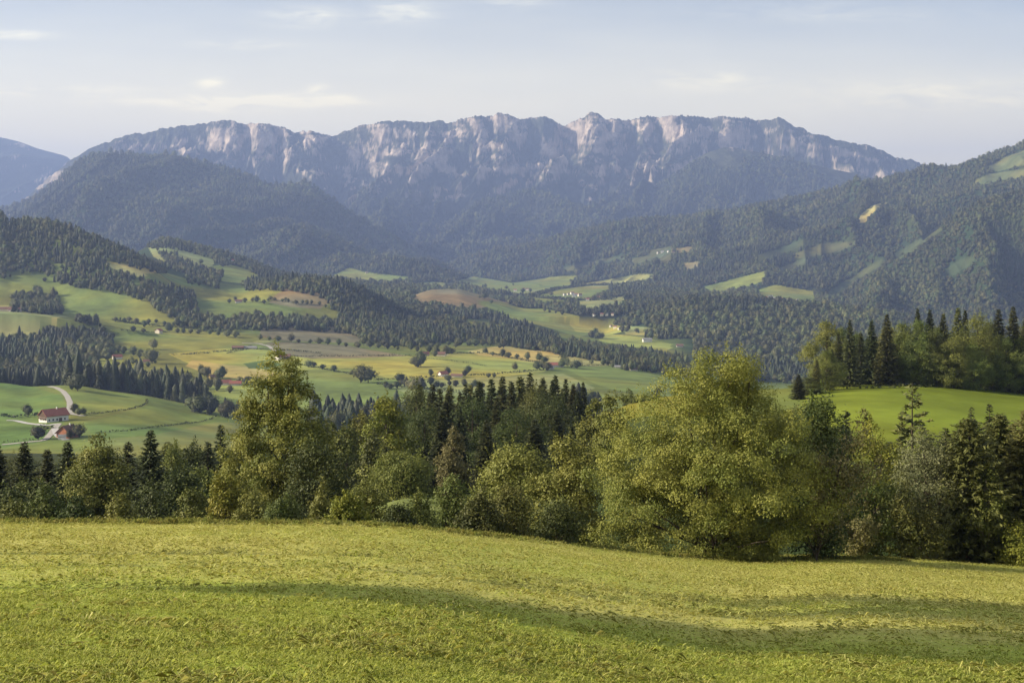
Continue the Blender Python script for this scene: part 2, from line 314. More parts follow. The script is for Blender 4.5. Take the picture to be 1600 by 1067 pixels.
def leaf_mat(name, ca, cb, trans=.25, rv=.25, rough=.6, patch=0.0):
    """two leaf colours mixed by a per-leaf tint, varied per tree, partly translucent"""
    m, t, o = mat(name); a = N(t, 'ShaderNodeAttribute', attribute_name='tint')
    oi = N(t, 'ShaderNodeObjectInfo')
    mix = N(t, 'ShaderNodeMixRGB'); L(t, a.outputs['Fac'], mix.inputs[0]); mix.inputs[1].default_value = (*ca, 1); mix.inputs[2].default_value = (*cb, 1)
    r = N(t, 'ShaderNodeMapRange'); r.inputs[3].default_value = 1-rv; r.inputs[4].default_value = 1+rv; L(t, oi.outputs['Random'], r.inputs[0])
    hs = N(t, 'ShaderNodeHueSaturation'); L(t, mix.outputs[0], hs.inputs['Color']); 
    if patch:       # stands of lighter and darker trees
        pn = N(t, 'ShaderNodeTexNoise'); pn.inputs['Scale'].default_value = .0035; pn.inputs['Detail'].default_value = 4; L(t, oi.outputs['Location'], pn.inputs['Vector'])
        pr_ = N(t, 'ShaderNodeMapRange'); pr_.inputs[1].default_value = .35; pr_.inputs[2].default_value = .65; pr_.inputs[3].default_value = 1-patch; pr_.inputs[4].default_value = 1+patch; L(t, pn.outputs[0], pr_.inputs[0])
        L(t, M(t, 'MULTIPLY', r.outputs[0], pr_.outputs[0]), hs.inputs['Value'])
    else: L(t, r.outputs[0], hs.inputs['Value'])
    rh = N(t, 'ShaderNodeMapRange'); rh.inputs[3].default_value = .5-.03*rv*4; rh.inputs[4].default_value = .5+.022*rv*4
    L(t, M(t, 'FRACT', M(t, 'MULTIPLY', oi.outputs['Random'], 7.31)), rh.inputs[0]); L(t, rh.outputs[0], hs.inputs['Hue'])
    p = principled(t, rough, .25); L(t, hs.outputs[0], p.inputs['Base Color'])
    tr = N(t, 'ShaderNodeBsdfTranslucent'); L(t, hs.outputs[0], tr.inputs[0])
    ms = N(t, 'ShaderNodeMixShader'); ms.inputs[0].default_value = trans; L(t, p.outputs[0], ms.inputs[1]); L(t, tr.outputs[0], ms.inputs[2])
    L(t, ms.outputs[0], o.inputs[0]); return m
GROUND = ground_mat(); MOUNT = mountain_mat()

def mesh_np(name, verts, faces_flat, counts, attrs=None, smooth=False, mats=None, midx=None):
    me = bpy.data.meshes.new(name); nv = len(verts); nf = len(counts)
    me.vertices.add(nv); me.vertices.foreach_set('co', np.asarray(verts, np.float32).ravel())
    me.loops.add(len(faces_flat)); me.loops.foreach_set('vertex_index', np.asarray(faces_flat, np.int32))
    me.polygons.add(nf); st = np.zeros(nf, np.int32); st[1:] = np.cumsum(counts)[:-1]
    me.polygons.foreach_set('loop_start', st)
    if smooth: me.polygons.foreach_set('use_smooth', np.ones(nf, bool))
    if midx is not None: me.polygons.foreach_set('material_index', np.asarray(midx, np.int32))
    for m in mats or []: me.materials.append(m)
    me.update(calc_edges=True)
    for k, (ty, v) in (attrs or {}).items():
        at = me.attributes.new(k, ty, 'POINT')
        at.data.foreach_set({'FLOAT': 'value', 'INT': 'value', 'FLOAT_VECTOR': 'vector', 'FLOAT_COLOR': 'color'}[ty], np.asarray(v, np.int32 if ty == 'INT' else np.float32).ravel())
    return me
def link(name, me, parent=None, loc=None):
    o = bpy.data.objects.new(name, me); C.objects.link(o)
    if parent: o.parent = parent
    if loc is not None: o.location = loc
    return o
def tag(o, label=None, cat=None, group=None, kind=None):
    if label: o['label'] = label
    if cat: o['category'] = cat
    if group: o['group'] = group
    if kind: o['kind'] = kind
    return o
def grid_faces(nr, nc):
    i = np.arange((nr-1)*(nc-1)); r = i//(nc-1); c = i % (nc-1); a = r*nc+c
    return np.stack([a, a+1, a+nc+1, a+nc], 1).ravel(), np.full(len(i), 4)

# ------------------------------------------------------------------ fields: outline as seen on the ground, colour of the crop, distance range
GR = (.178,.198,.050); GD = (.110,.145,.038); YG = (.285,.280,.068); TAN = (.36,.30,.11); BR = (.195,.155,.085); PAL = (.235,.240,.090); OLV = (.085,.095,.045)
FOREST_FLOOR = (.030,.045,.018)
FIELDS = [
 (GR, '-400,430 0,428 60,436 85,432 130,449 190,457 228,472 272,496 300,502 290,508 230,506 190,500 160,492 130,486 100,482 95,458 60,450 0,455 -400,480', 2250, 3200),
 (TAN, '168,409 190,411 225,418 252,425 215,428 185,422', 2300, 3600),
 (GR, '225,428 262,427 300,438 322,450 292,452 250,441', 2300, 4000),
 (GR, '285,458 320,456 370,466 410,474 462,487 425,500 355,495 315,486', 2200, 3400),
 (PAL, '232,384 262,383 300,392 334,402 333,413 300,416 262,410 240,398', 3300, 4400),
 (GR, '296,420 345,414 385,414 405,425 392,440 350,436', 2700, 4400),
 (TAN, '-400,488 0,486 60,485 100,494 66,505 60,520 10,520 -400,520', 1900, 2700),
 (PAL, '0,477 60,480 110,490 60,490 0,488', 2200, 2700),
 (GR, '160,494 205,502 280,508 360,520 380,530 300,522 225,512 180,506', 1900, 2800),
 (GR, '172,512 240,521 330,527 410,540 400,547 280,549 215,540 175,530', 1700, 2600),
 (YG, '262,553 330,545 400,545 430,548 440,556 520,556 540,575 470,583 430,590 400,592 330,583 282,562', 1500, 2300),
 (TAN, '300,562 352,570 400,574 440,586 400,596 330,586 290,572', 1500, 2200),
 (GD, '380,568 420,562 440,570 420,576 390,576', 1500, 2200),
 (GR, '120,556 200,556 250,568 262,590 250,600 150,596 110,580', 1500, 2300),
 (YG, '230,596 300,598 400,604 440,612 400,628 330,618 270,606', 1450, 1900),
 (BR, '415,536 450,534 545,540 585,548 640,556 560,560 500,562 455,556', 1700, 2500),
 (YG, '430,560 545,560 640,556 690,566 750,580 700,592 610,592 560,577 480,568', 1500, 2300),
 (GR, '455,580 520,574 565,582 640,598 655,612 560,606 480,604', 1400, 2100),
 (YG, '640,557 720,552 800,560 862,573 850,581 760,592 690,583', 1500, 2300),
 (TAN, '730,549 780,540 850,542 930,555 1000,568 975,574 900,571 860,572 800,561 750,555', 1600, 2600),
 (GR, '880,574 965,571 1045,590 1130,602 1130,622 1000,618 935,602', 1200, 2200),
 (PAL, '600,598 700,592 800,588 880,584 930,606 900,620 730,618 640,618', 1250, 2200),
 (YG, '560,566 640,574 690,584 640,588 590,580', 1500, 2200),
 (BR, '412,510 500,507 570,519 560,530 450,527 405,521', 2100, 2800),
 (GR, '355,452 400,449 450,452 445,466 400,470 370,464', 2500, 3200),
 (BR, '445,452 510,452 525,462 500,478 450,474 420,468', 2450, 3100),
 (PAL, '400,538 440,532 415,530 395,534', 2000, 2500),
 (BR, '640,462 665,453 710,450 760,462 800,474 760,480 700,474 655,470', 3300, 4300),
 (GR, '745,470 800,472 860,484 905,494 948,512 905,522 850,506 790,492', 2900, 3900),
 (GR, '515,434 545,418 572,426 622,431 655,434 610,440 560,439', 5000, 9000),
 (PAL, '640,444 680,440 720,446 700,450 650,450', 5000, 6500),
 (GR, '712,440 740,432 800,442 870,432 902,431 890,446 830,455 770,452', 4700, 8000),
 (PAL, '760,458 820,454 890,447 880,455 820,462', 4500, 7000),
 (GR, '828,461 880,450 935,443 962,447 930,460 870,472 838,470', 4000, 7000),
 (PAL, '905,444 955,436 1000,428 1030,430 980,440 930,448', 4500, 7500),
 (PAL, '880,472 930,468 1002,460 965,474 920,480', 3600, 5200),
 (YG, '880,494 940,505 985,512 955,518 900,514', 2900, 4000),
 (PAL, '972,509 1010,511 1036,517 1020,521 978,518', 3000, 4200),
 (YG, '938,520 1000,526 1052,538 1040,544 975,536 935,528', 2700, 3800),
 (GR, '1085,452 1130,440 1198,423 1190,437 1162,449 1120,456', 4000, 6300),
 (GR, '1178,455 1210,445 1270,455 1275,470 1240,473 1200,466', 3800, 5500),
 (TAN, '1285,474 1320,476 1345,482 1320,482', 3500, 5500),
 ((.17,.155,.085), '1055,388 1082,385 1080,391 1060,393', 5000, 8200), ((.17,.155,.085), '1063,412 1092,409 1090,415 1075,419', 5000, 8200),
 (OLV, '1010,392 1050,385 1048,402 1040,412 1030,404', 5000, 8200), (OLV, '985,405 1020,398 1025,402 990,412', 5000, 8200),
 (OLV, '1240,398 1285,380 1340,378 1310,390 1250,402', 4800, 6500), (OLV, '1215,420 1260,402 1262,408 1225,424', 4800, 6500),
 ((.062,.075,.033), '1290,458 1335,430 1378,404 1384,409 1340,437 1300,464', 4500, 6500), ((.062,.075,.033), '1395,398 1440,372 1470,350 1474,356 1442,380 1402,405', 4500, 6500),
 ((.062,.075,.033), '1180,400 1230,384 1260,372 1262,377 1232,391 1185,407', 5200, 8000), ((.062,.075,.033), '1470,425 1500,405 1528,398 1520,408 1490,428', 4200, 6000), ((.075,.085,.04), '880,418 930,407 975,399 978,403 930,412 885,423', 6000, 8300),
 (TAN, '1340,346 1346,334 1362,322 1392,312 1372,324 1358,336 1352,346', 4800, 7200),
 ((.12,.13,.055), '1542,262 1570,246 1640,222 1720,200 1700,240 1600,255 1560,266', 5000, 8000),
 ((.12,.13,.055), '1520,284 1545,272 1700,250 1700,262 1560,280 1535,288', 5000, 8000),
 (PAL, '150,367 175,364 200,374 190,380 165,376', 3900, 5600),
]
FIELDS = [(c, np.array(P(s)), a, b) for c, s, a, b in FIELDS]
BANDS = []
def field_colour(px, d, z, row, base_col, clear):
    """crop colour at each ground point, and whether the point is open field"""
    col = base_col.copy(); opn = clear.copy()
    for c, poly, a, b in FIELDS:
        m = (d > a) & (d < b)
        if not m.any(): continue
        up = 0 if b < 2700 else 6.0
        r2 = row[m]-F*up/d[m]
        k = np.zeros(d.shape, bool); k[m] = inpoly(px[m], row[m], poly) | inpoly(px[m], r2, poly)
        col[k] = c; opn[k] = True
    return col, opn
def terrain(name, d0, d1, nrows, label, cat, u_lo=-1150, u_hi=2750):
    pxs = np.concatenate([np.arange(u_lo, -90, 14.0), np.arange(-90, 1690, 1.7), np.arange(1690, u_hi, 14.0)])
    ds = np.exp(np.linspace(math.log(d0), math.log(d1), nrows))
    PX, D = np.meshgrid(pxs, ds); px = PX.ravel(); d = D.ravel()
    z = H(px, d); x = (px-CX)/F*d; row = HY-F*z/d
    rnd = fbm(x/160, d/160, 4, 23)[:, None]; r2 = fbm(x/30, d/30, 3, 29)[:, None]
    if d1 <= 1500:
        bc = np.tile(np.array(GR)*.95, (len(d), 1)); clear = np.ones(len(d), bool)
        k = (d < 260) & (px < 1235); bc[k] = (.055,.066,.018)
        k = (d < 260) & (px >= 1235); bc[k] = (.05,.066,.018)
        pl = sst(1240, 1268, px)*(d > 150)*(d < 460); bc = bc*(1-pl[:, None])+np.array((.185,.200,.022))*pl[:, None]
        k = (d > 100) & (d < 128) & (px > 560) & (px < 770); bc[k] = (.19,.19,.055)
        k = (d > 260) & (d < 420) & (px > 900) & (px < 1120); bc[k] = (.19,.18,.03)
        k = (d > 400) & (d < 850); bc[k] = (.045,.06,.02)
        for cc, poly in FARM: 
            k = inpoly(px, row, poly) & (d > 800); bc[k] = cc
    else:
        bc = np.tile(np.array(GR)*.8, (len(d), 1)); far = sst(2900, 3300, d)[:, None]
        far = np.maximum(far, (sst(2100, 2250, d)*sst(1040, 1090, px))[:, None])
        bc = bc*(1-far)+np.array(FOREST_FLOOR)*far
        clear = d < 2900
    col, opn = field_colour(px, d, z, row, bc, clear)
    yel = np.array([1.18, 1.02, .8]); grn = np.array([.86, 1.0, 1.05])
    t = np.clip(.5+rnd*1.3, 0, 1); col = col*(grn*(1-t)+yel*t)*(1+.17*r2+.12*fbm(x/8, d/8, 2, 37)[:, None])
    # faint mowing lines in the open fields
    fur = np.sin((x*.6+d*.8)/9+fbm(x/80, d/80, 2, 3)*3)[:, None]*.08
    col = np.where((opn & ((d > 800) | (px > 1215)))[:, None], col*(1+fur), col)
    col = np.concatenate([np.clip(col, 0, 1), np.ones((len(d), 1))], 1)
    ff, cn = grid_faces(len(ds), len(pxs))
    me = mesh_np(name, np.stack([x, d, z], 1), ff, cn, {'col': ('FLOAT_COLOR', col)}, True, [GROUND])
    o = tag(link(name, me), label, cat, kind='structure'); return o
FARM = [((.15,.20,.050), np.array(P('-300,590 0,598 50,604 95,618 108,640 100,662 60,668 0,664 -300,660'))),
        ((.19,.22,.055), np.array(P('75,600 150,606 232,622 228,632 190,642 140,652 120,640 105,622'))),
        ((.15,.19,.050), np.array(P('232,622 300,636 380,655 372,668 330,662 236,680 150,686 130,660 190,645 230,634'))),
        ((.125,.17,.040), np.array(P('0,664 60,668 85,675 70,690 0,700 -200,700 -200,660'))),
        ((.18,.19,.060), np.array(P('150,688 236,680 335,660 380,660 420,700 300,720 180,712')))]
terrain('near_slope', 95, 470, 190, 'rough ground falling away behind the mown meadow', 'slope')
terrain('farm_hill', 468, 1500, 420, 'green hill with the red-roofed farm on it', 'hill')
terrain('valley', 1497, 7600, 720, 'broad valley of green fields below the mountains', 'valley')

# ------------------------------------------------------------------ the far mountains
ROCKS = [(905,203,26,16,1),(957,204,18,14,1),(985,196,10,14,.8),(1015,200,16,16,.9),(1048,192,16,18,1),(1062,208,26,20,.8),(790,196,22,18,.9),(745,205,16,14,.8),(700,208,34,16,.7),(820,195,18,16,.8),
 (655,273,26,8,1.1),(702,273,18,7,1.1),(640,282,10,6,.8),(590,262,14,20,.85),(573,298,14,16,.75),(555,240,20,24,.75),(400,212,30,20,.9),(430,205,12,12,.9),(335,222,24,14,.75),(345,208,10,8,.8),(485,220,16,14,.8),(600,205,30,14,.6),(640,212,16,14,.6),
 (85,280,18,14,.9),(70,292,10,10,.9),(40,235,26,14,.45),(115,258,12,8,.7),(165,240,12,8,.6),(800,260,60,8,.6),(880,268,34,5,.6),(930,268,24,6,.6),(860,235,16,14,.7),(960,235,46,10,.5),(1020,235,30,10,.6),
 (1110,212,16,26,.75),(1140,205,14,22,.7),(1160,215,20,26,.65),(1195,240,10,8,.6),(1250,222,24,16,.6),(1265,243,14,6,.7),(1300,232,14,10,.5),(1320,240,20,6,.5),(890,235,10,8,.8),(890,242,20,6,.6),
 (540,275,16,30,.5),(525,300,12,22,.45),(760,232,34,14,.6),(700,240,30,12,.5),(655,240,20,16,.5),(1080,262,34,8,.4),(1235,305,14,3,.8),(1080,298,24,6,.4),(712,306,10,4,.9),(695,320,8,3,.7),(920,309,8,8,.6),(235,230,60,14,.4),(280,225,40,12,.5),(450,250,30,16,.5)]
def mountains(name, d0, d1, nrows, label):
    pxs = np.concatenate([np.arange(-1150, -90, 12.0), np.arange(-90, 1690, 1.25), np.arange(1690, 2750, 12.0)])
    ds = np.exp(np.linspace(math.log(d0), math.log(d1), nrows))
    PX, D = np.meshgrid(pxs, ds); px = PX.ravel(); d = D.ravel(); z = H(px, d); x = (px-CX)/F*d; row = HY-F*z/d
    Z = z.reshape(PX.shape); X = x.reshape(PX.shape)
    dzx = np.gradient(Z, axis=1)/np.maximum(np.gradient(X, axis=1), .1); dzy = np.gradient(Z, axis=0)/np.gradient(D, axis=0)-dzx*((PX-CX)/F)
    slope = np.sqrt(dzx**2+dzy**2).ravel()
    want = np.zeros(len(d))
    wx = px+fbm(x/300, z/300, 3, 201)*16; wy = row+fbm(x/300, z/300, 3, 207)*9
    for a, b, rx, ry, s in ROCKS:
        m = (np.abs(px-a) < rx*2.6+18) & (np.abs(row-b) < ry*2.6+12)
        if m.any(): want[m] = np.maximum(want[m], s*np.exp(-(((wx[m]-a)/rx)**2+((wy[m]-b)/ry)**2)*.85))
    K = 41; Zp = np.pad(Z, ((0, 0), (K//2, K//2)), mode='edge'); cs = np.cumsum(np.pad(Zp, ((0, 0), (1, 0))), axis=1); mean = (cs[:, K:]-cs[:, :-K])/K
    convex = np.clip((Z-mean)/22, -1.5, 1.5).ravel()
    streak = fbm(x/26+fbm(x/200, z/200, 2, 5)*.6+z/130, z/42, 6, 211, .72); blot = fbm(x/75, z/58, 6, 217, .74)
    high = sst(60, 700, z)
    rock = sst(-.04, .24, want*.80+streak*.38+blot*.62+convex*.12+(slope-.6)*.10-.52+high*.08+fbm(x/150, z/17, 4, 219, .6)*.34+fbm(x/420, z/260, 3, 221)*.35)
    rock *= sst(10800, 11500, d) + (d <= 10800)*sst(.5, .8, want)
    gully = sst(.12, .34, fbm(x/60+z/300, z/240, 4, 227)+blot*.4+high*.1-.05)*high
    forest = np.array((.036,.042,.028)); scrub = np.array((.085,.090,.045)); rc = np.array((.58,.47,.375)); rc2 = np.array((.22,.185,.15))
    t = sst(-.3, .5, fbm(x/500, d/500, 4, 233))
    col = forest*(1-t[:, None])+np.array((.058,.060,.036))*t[:, None]
    col = col*(1-gully[:, None]*.55)+scrub*gully[:, None]*.55
    rr = sst(-.5, .5, blot)[:, None]; rcol = rc*rr+rc2*(1-rr)
    col = col*(1-rock[:, None])+rcol*rock[:, None]
    col, _ = field_colour(px, d, z, row, col, np.zeros(len(d), bool))
    col = np.concatenate([np.clip(col, 0, 1), np.ones((len(d), 1))], 1)
    ff, cn = grid_faces(len(ds), len(pxs))
    me = mesh_np(name, np.stack([x, d, z], 1), ff, cn, {'col': ('FLOAT_COLOR', col)}, True, [MOUNT])
    return tag(link(name, me), label, 'mountain', kind='structure')
mountains('wooded_foothills', 7590, 9650, 260, 'blue wooded foothills below the rocky range')
mountains('mountain_range', 9640, 16800, 560, 'long rocky mountain range with pale cliffs along its crest')
mountains('distant_mountains', 16780, 30000, 120, 'hazy mountains beyond the end of the range')
# ------------------------------------------------------------------ the mown meadow
def meadow():
    ys = np.concatenate([np.linspace(-30, 3.5, 24), np.exp(np.linspace(math.log(4), math.log(95.3), 560))]); s = np.linspace(-1, 1, 520)
    s = np.sign(s)*np.abs(s)**1.25
    S, Y = np.meshgrid(s, ys); W = 22+.78*np.maximum(Y, 0); x = (S*W).ravel(); y = Y.ravel(); px = CX+F*x/np.maximum(y, 12)
    z = MZ(x, y); k = y > 80; z[k] = H(CX+F*x[k]/y[k], y[k])
    z += (ridged(x/1.1+fbm(x/3, y/3, 2, 8)*2, y/.45, 3, 9)-.5)*.05*(1-sst(40, 70, y))
    ye = np.interp(px, _yx, _yv); wild = sst(.5, 2.5, y-ye+fbm(x/2, y/2, 3, 77)*1.6)*(1-sst(1190, 1240, px))
    hay = np.clip(sst(16, 30, y)*.75+fbm(x/9, y/5, 4, 13)*.75+.12, 0, 1)
    ff, cn = grid_faces(*S.shape)
    m, t, o = mat('meadow'); p = principled(t, .9, .1); g = N(t, 'ShaderNodeNewGeometry')
    ah = N(t, 'ShaderNodeAttribute', attribute_name='hay'); aw = N(t, 'ShaderNodeAttribute', attribute_name='wild')
    mp = N(t, 'ShaderNodeMapping'); mp.inputs['Scale'].default_value = (1.0, 2.6, 1.0); mp.inputs['Rotation'].default_value = (0, 0, .2); L(t, g.outputs['Position'], mp.inputs[0])
    n1 = N(t, 'ShaderNodeTexNoise'); n1.inputs['Scale'].default_value = 1.1; n1.inputs['Detail'].default_value = 9; n1.inputs['Roughness'].default_value = .72; n1.inputs['Distortion'].default_value = .6; L(t, mp.outputs[0], n1.inputs['Vector'])
    n2 = N(t, 'ShaderNodeTexNoise'); n2.inputs['Scale'].default_value = 12; n2.inputs['Detail'].default_value = 4; L(t, mp.outputs[0], n2.inputs['Vector'])
    f = M(t, 'ADD', M(t, 'MULTIPLY', M(t, 'SUBTRACT', n1.outputs[0], .5), 2.6), ah.outputs['Fac'], clamp=True)
    mix = N(t, 'ShaderNodeMixRGB'); L(t, f, mix.inputs[0]); mix.inputs[1].default_value = (.350, .410, .062, 1); mix.inputs[2].default_value = (.500, .465, .130, 1)
    m3 = N(t, 'ShaderNodeMixRGB'); L(t, aw.outputs['Fac'], m3.inputs[0]); L(t, mix.outputs[0], m3.inputs[1]); m3.inputs[2].default_value = (.10, .12, .03, 1)
    r = N(t, 'ShaderNodeMapRange'); r.inputs[1].default_value = .3; r.inputs[2].default_value = .7; r.inputs[3].default_value = .62; r.inputs[4].default_value = 1.3; L(t, n2.outputs[0], r.inputs[0])
    v = N(t, 'ShaderNodeVectorMath', operation='SCALE'); L(t, m3.outputs[0], v.inputs[0]); L(t, r.outputs[0], v.inputs[3]); L(t, v.outputs[0], p.inputs['Base Color'])
    b = N(t, 'ShaderNodeBump'); b.inputs['Strength'].default_value = .6; b.inputs['Distance'].default_value = .16; L(t, n1.outputs[0], b.inputs['Height'])
    b2 = N(t, 'ShaderNodeBump'); b2.inputs['Strength'].default_value = .4; b2.inputs['Distance'].default_value = .04; L(t, n2.outputs[0], b2.inputs['Height']); L(t, b.outputs[0], b2.inputs['Normal'])
    L(t, b2.outputs[0], p.inputs['Normal']); L(t, p.outputs[0], o.inputs[0])
    me = mesh_np('meadow', np.stack([x, y, z], 1), ff, cn, {'hay': ('FLOAT', hay), 'wild': ('FLOAT', wild)}, True, [m])
    tag(link('meadow', me), 'freshly mown meadow sloping away to a row of trees', 'meadow', kind='structure')
meadow()
# ------------------------------------------------------------------ foliage builders
def unit(v): return v/np.maximum(np.linalg.norm(v, axis=-1, keepdims=True), 1e-9)
def diamonds(c, nrm, tan, ln, wd, bend=.0):
    """one folded leaf-like diamond per centre; returns verts, flat faces, counts"""
    tan = unit(tan-nrm*(tan*nrm).sum(-1, keepdims=True)); bt = np.cross(nrm, tan)
    ln = np.asarray(ln)[:, None]; wd = np.asarray(wd)[:, None]
    v = np.stack([c-tan*ln, c+bt*wd+nrm*bend*wd, c+tan*ln, c-bt*wd+nrm*bend*wd], 1).reshape(-1, 3)
    n = len(c); f = np.arange(4*n); return v, f, np.full(n, 4)
def tube(path, radii, k=6):
    path = np.asarray(path, float); n = len(path); t = unit(np.gradient(path, axis=0))
    up = np.where(np.abs(t[:, 2:3]) > .9, np.array([[1., 0, 0]]), np.array([[0, 0, 1.]])); a = unit(np.cross(t, up)); b = np.cross(t, a)
    th = np.arange(k)*2*math.pi/k
    v = path[:, None]+(a[:, None]*np.cos(th)[None, :, None]+b[:, None]*np.sin(th)[None, :, None])*np.asarray(radii)[:, None, None]
    i = np.arange((n-1)*k); r = i//k; c = i % k; A = r*k+c; B = r*k+(c+1) % k
    return v.reshape(-1, 3), np.stack([A, B, B+k, A+k], 1).ravel(), np.full(len(i), 4)
def join(parts):
    V = []; Fc = []; Cn = []; off = 0
    for v, f, c in parts:
        V.append(v); Fc.append(f+off); Cn.append(c); off += len(v)
    return np.concatenate(V), np.concatenate(Fc), np.concatenate(Cn)
def rand_unit(n, g): return unit(g.normal(size=(n, 3)))
def limb(a, b, r0, r1, g, wob=.08, n=6, k=5, sag=0.0):
    a = np.asarray(a, float); b = np.asarray(b, float); t = np.linspace(0, 1, n)[:, None]; ln = np.linalg.norm(b-a)
    p = a+(b-a)*t+np.concatenate([np.zeros((1, 3)), np.cumsum(g.normal(size=(n-1, 3)), 0)/n*ln*wob]); p[:, 2] += (np.sin(t[:, 0]*math.pi)*ln*sag)
    return tube(p, np.linspace(r0, r1, n), k)
def broadleaf(h, rx, n_clump, n_leaf, leaf, seed, low=.12, peak=.55, lean=0, ragged=.25, top_pow=1.0, stems=1, wood_r=None, lobes=None, aspect=.95, drop=0.0, solid=.35, sprays=None, cf=2.5):
    """crown (leaf clumps on the outside of an uneven envelope) and wood (trunk with limbs); base at 0"""
    g = np.random.default_rng(seed); ph = g.uniform(0, 7, 6); wr = wood_r or h*.018
    def env(f, th):
        e = np.where(f < peak, (np.clip((f-low)/(peak-low), 0, 1))**.55*.75+.25, (np.clip((1-f)/(1-peak), 0, 1))**(.62*top_pow))
        return rx*e*(1+ragged*(.5*np.sin(2*th+ph[0]+f*3)+.35*np.sin(3*th+ph[1]-f*7)+.3*np.sin(5*th+ph[2]+f*11)))
    f = low+(1-low)*g.uniform(0, 1, n_clump*6); th = g.uniform(0, 2*math.pi, n_clump*6); pk = g.uniform(size=n_clump*6) < env(f, th)/rx*.75+.05
    f = f[pk][:n_clump]; th = th[pk][:n_clump]; n_clump = len(f)
    rr = env(f, th)*np.where(g.uniform(size=n_clump) < solid, g.uniform(.2, .75, n_clump), g.uniform(.78, 1.04, n_clump))
    cc = np.stack([rr*np.cos(th)+lean*f*h, rr*np.sin(th), f*h], 1)
    if lobes:
        for (lx, lz, lr, ln_) in lobes:        # extra heads and side lobes in the plane the viewer sees
            m = int(ln_); q = rand_unit(m, g)*g.uniform(.2, 1, (m, 1))**.5*lr; q[:, 2] *= 1.3
            cc = np.concatenate([cc, q+np.array([lx, g.uniform(-.3, .3)*rx, lz])])
    n_clump = len(cc); cr = rx*g.uniform(.75, 1.4, n_clump)*cf/math.sqrt(n_clump)
    w = cr**2; per = g.multinomial(n_leaf, w/w.sum()); idx = np.repeat(np.arange(n_clump), per)
    q = rand_unit(n_leaf, g); q[:, 2] = np.where((q[:, 2] < -.2) & (g.uniform(size=n_leaf) < .45), -q[:, 2]*.6, q[:, 2])
    rad = g.uniform(.25, 1, (n_leaf, 1))**.45; pos = cc[idx]+q*rad*cr[idx][:, None]*np.array([1.15, 1.15, aspect])
    stray = g.uniform(size=n_leaf) < .10; pos[stray] += g.normal(size=(stray.sum(), 3))*cr[idx][stray][:, None]*.55
    out = unit(pos-np.array([0, 0, h*.4])+1e-6)
    nrm = unit(q*.5+out*.35+np.array([0, 0, .45])+rand_unit(n_leaf, g)*.75); tan = unit(rand_unit(n_leaf, g)+out*.5+np.array([0, 0, -drop]))
    s = leaf*g.uniform(.6, 1.35, n_leaf); v, ff, cn = diamonds(pos, nrm, tan, s, s*.55, .25)
    ct = g.uniform(0, 1, n_clump); tint = np.clip(ct[idx]*.75+g.uniform(-.05, .35, n_leaf)+.12*(pos[:, 2]/h-.5), 0, 1)
    ns = int(n_clump*.8) if sprays is None else sprays       # leafy twigs that stand out of the crown
    if ns:
        k = g.integers(0, n_clump, ns); o_ = unit(cc[k]-np.array([0, 0, h*.35])+g.normal(size=(ns, 3))*.5)*np.array([1, 1, .8])+np.array([0, 0, .45]); o_ = unit(o_)
        m = 26; ln = cr[k]*g.uniform(1.1, 2.3, ns); tt = g.uniform(.3, 1, (ns, m)); sp_ = cc[k][:, None]+o_[:, None]*(tt*ln[:, None])[:, :, None]+g.normal(size=(ns, m, 3))*(leaf*1.5)*(1.35-tt)[:, :, None]
        sp_ = sp_.reshape(-1, 3); s2 = leaf*g.uniform(.6, 1.2, ns*m); v2, f2, c2 = diamonds(sp_, unit(rand_unit(ns*m, g)+np.array([0, 0, .5])), unit(np.repeat(o_, m, 0)+rand_unit(ns*m, g)*.8), s2, s2*.5, .25)
        ff = np.concatenate([ff, f2+len(v)]); cn = np.concatenate([cn, c2]); v = np.concatenate([v, v2]); tint = np.concatenate([tint, np.clip(np.repeat(g.uniform(.2, .8, ns), m)+g.uniform(-.2, .3, ns*m), 0, 1)])
    v[:, 2] = np.maximum(v[:, 2], .03)
    # wood
    parts = []
    for s_ in range(stems):
        bx = (s_-(stems-1)/2)*rx*.06; tx = lean*h*.8+(s_-(stems-1)/2)*rx*.3
        parts.append(limb((bx, 0, -.6), (tx, g.normal()*rx*.04, h*.9), wr/(stems**.4), wr*.12, g, .03, 12, 8))
    order = g.permutation(n_clump)[:min(n_clump, 46)]
    for i in order:
        z0 = max(h*.06, cc[i, 2]-h*g.uniform(.10, .25)-np.hypot(cc[i, 0], cc[i, 1])*.35); x0 = lean*z0
        if z0 > h*.85: continue
        parts.append(limb((x0, 0, z0), cc[i], wr*.36*(1-z0/h)+.012, .012, g, .10, 6, 5))
    wv = join(parts)
    return (v, ff, cn, np.repeat(tint, 4)), wv
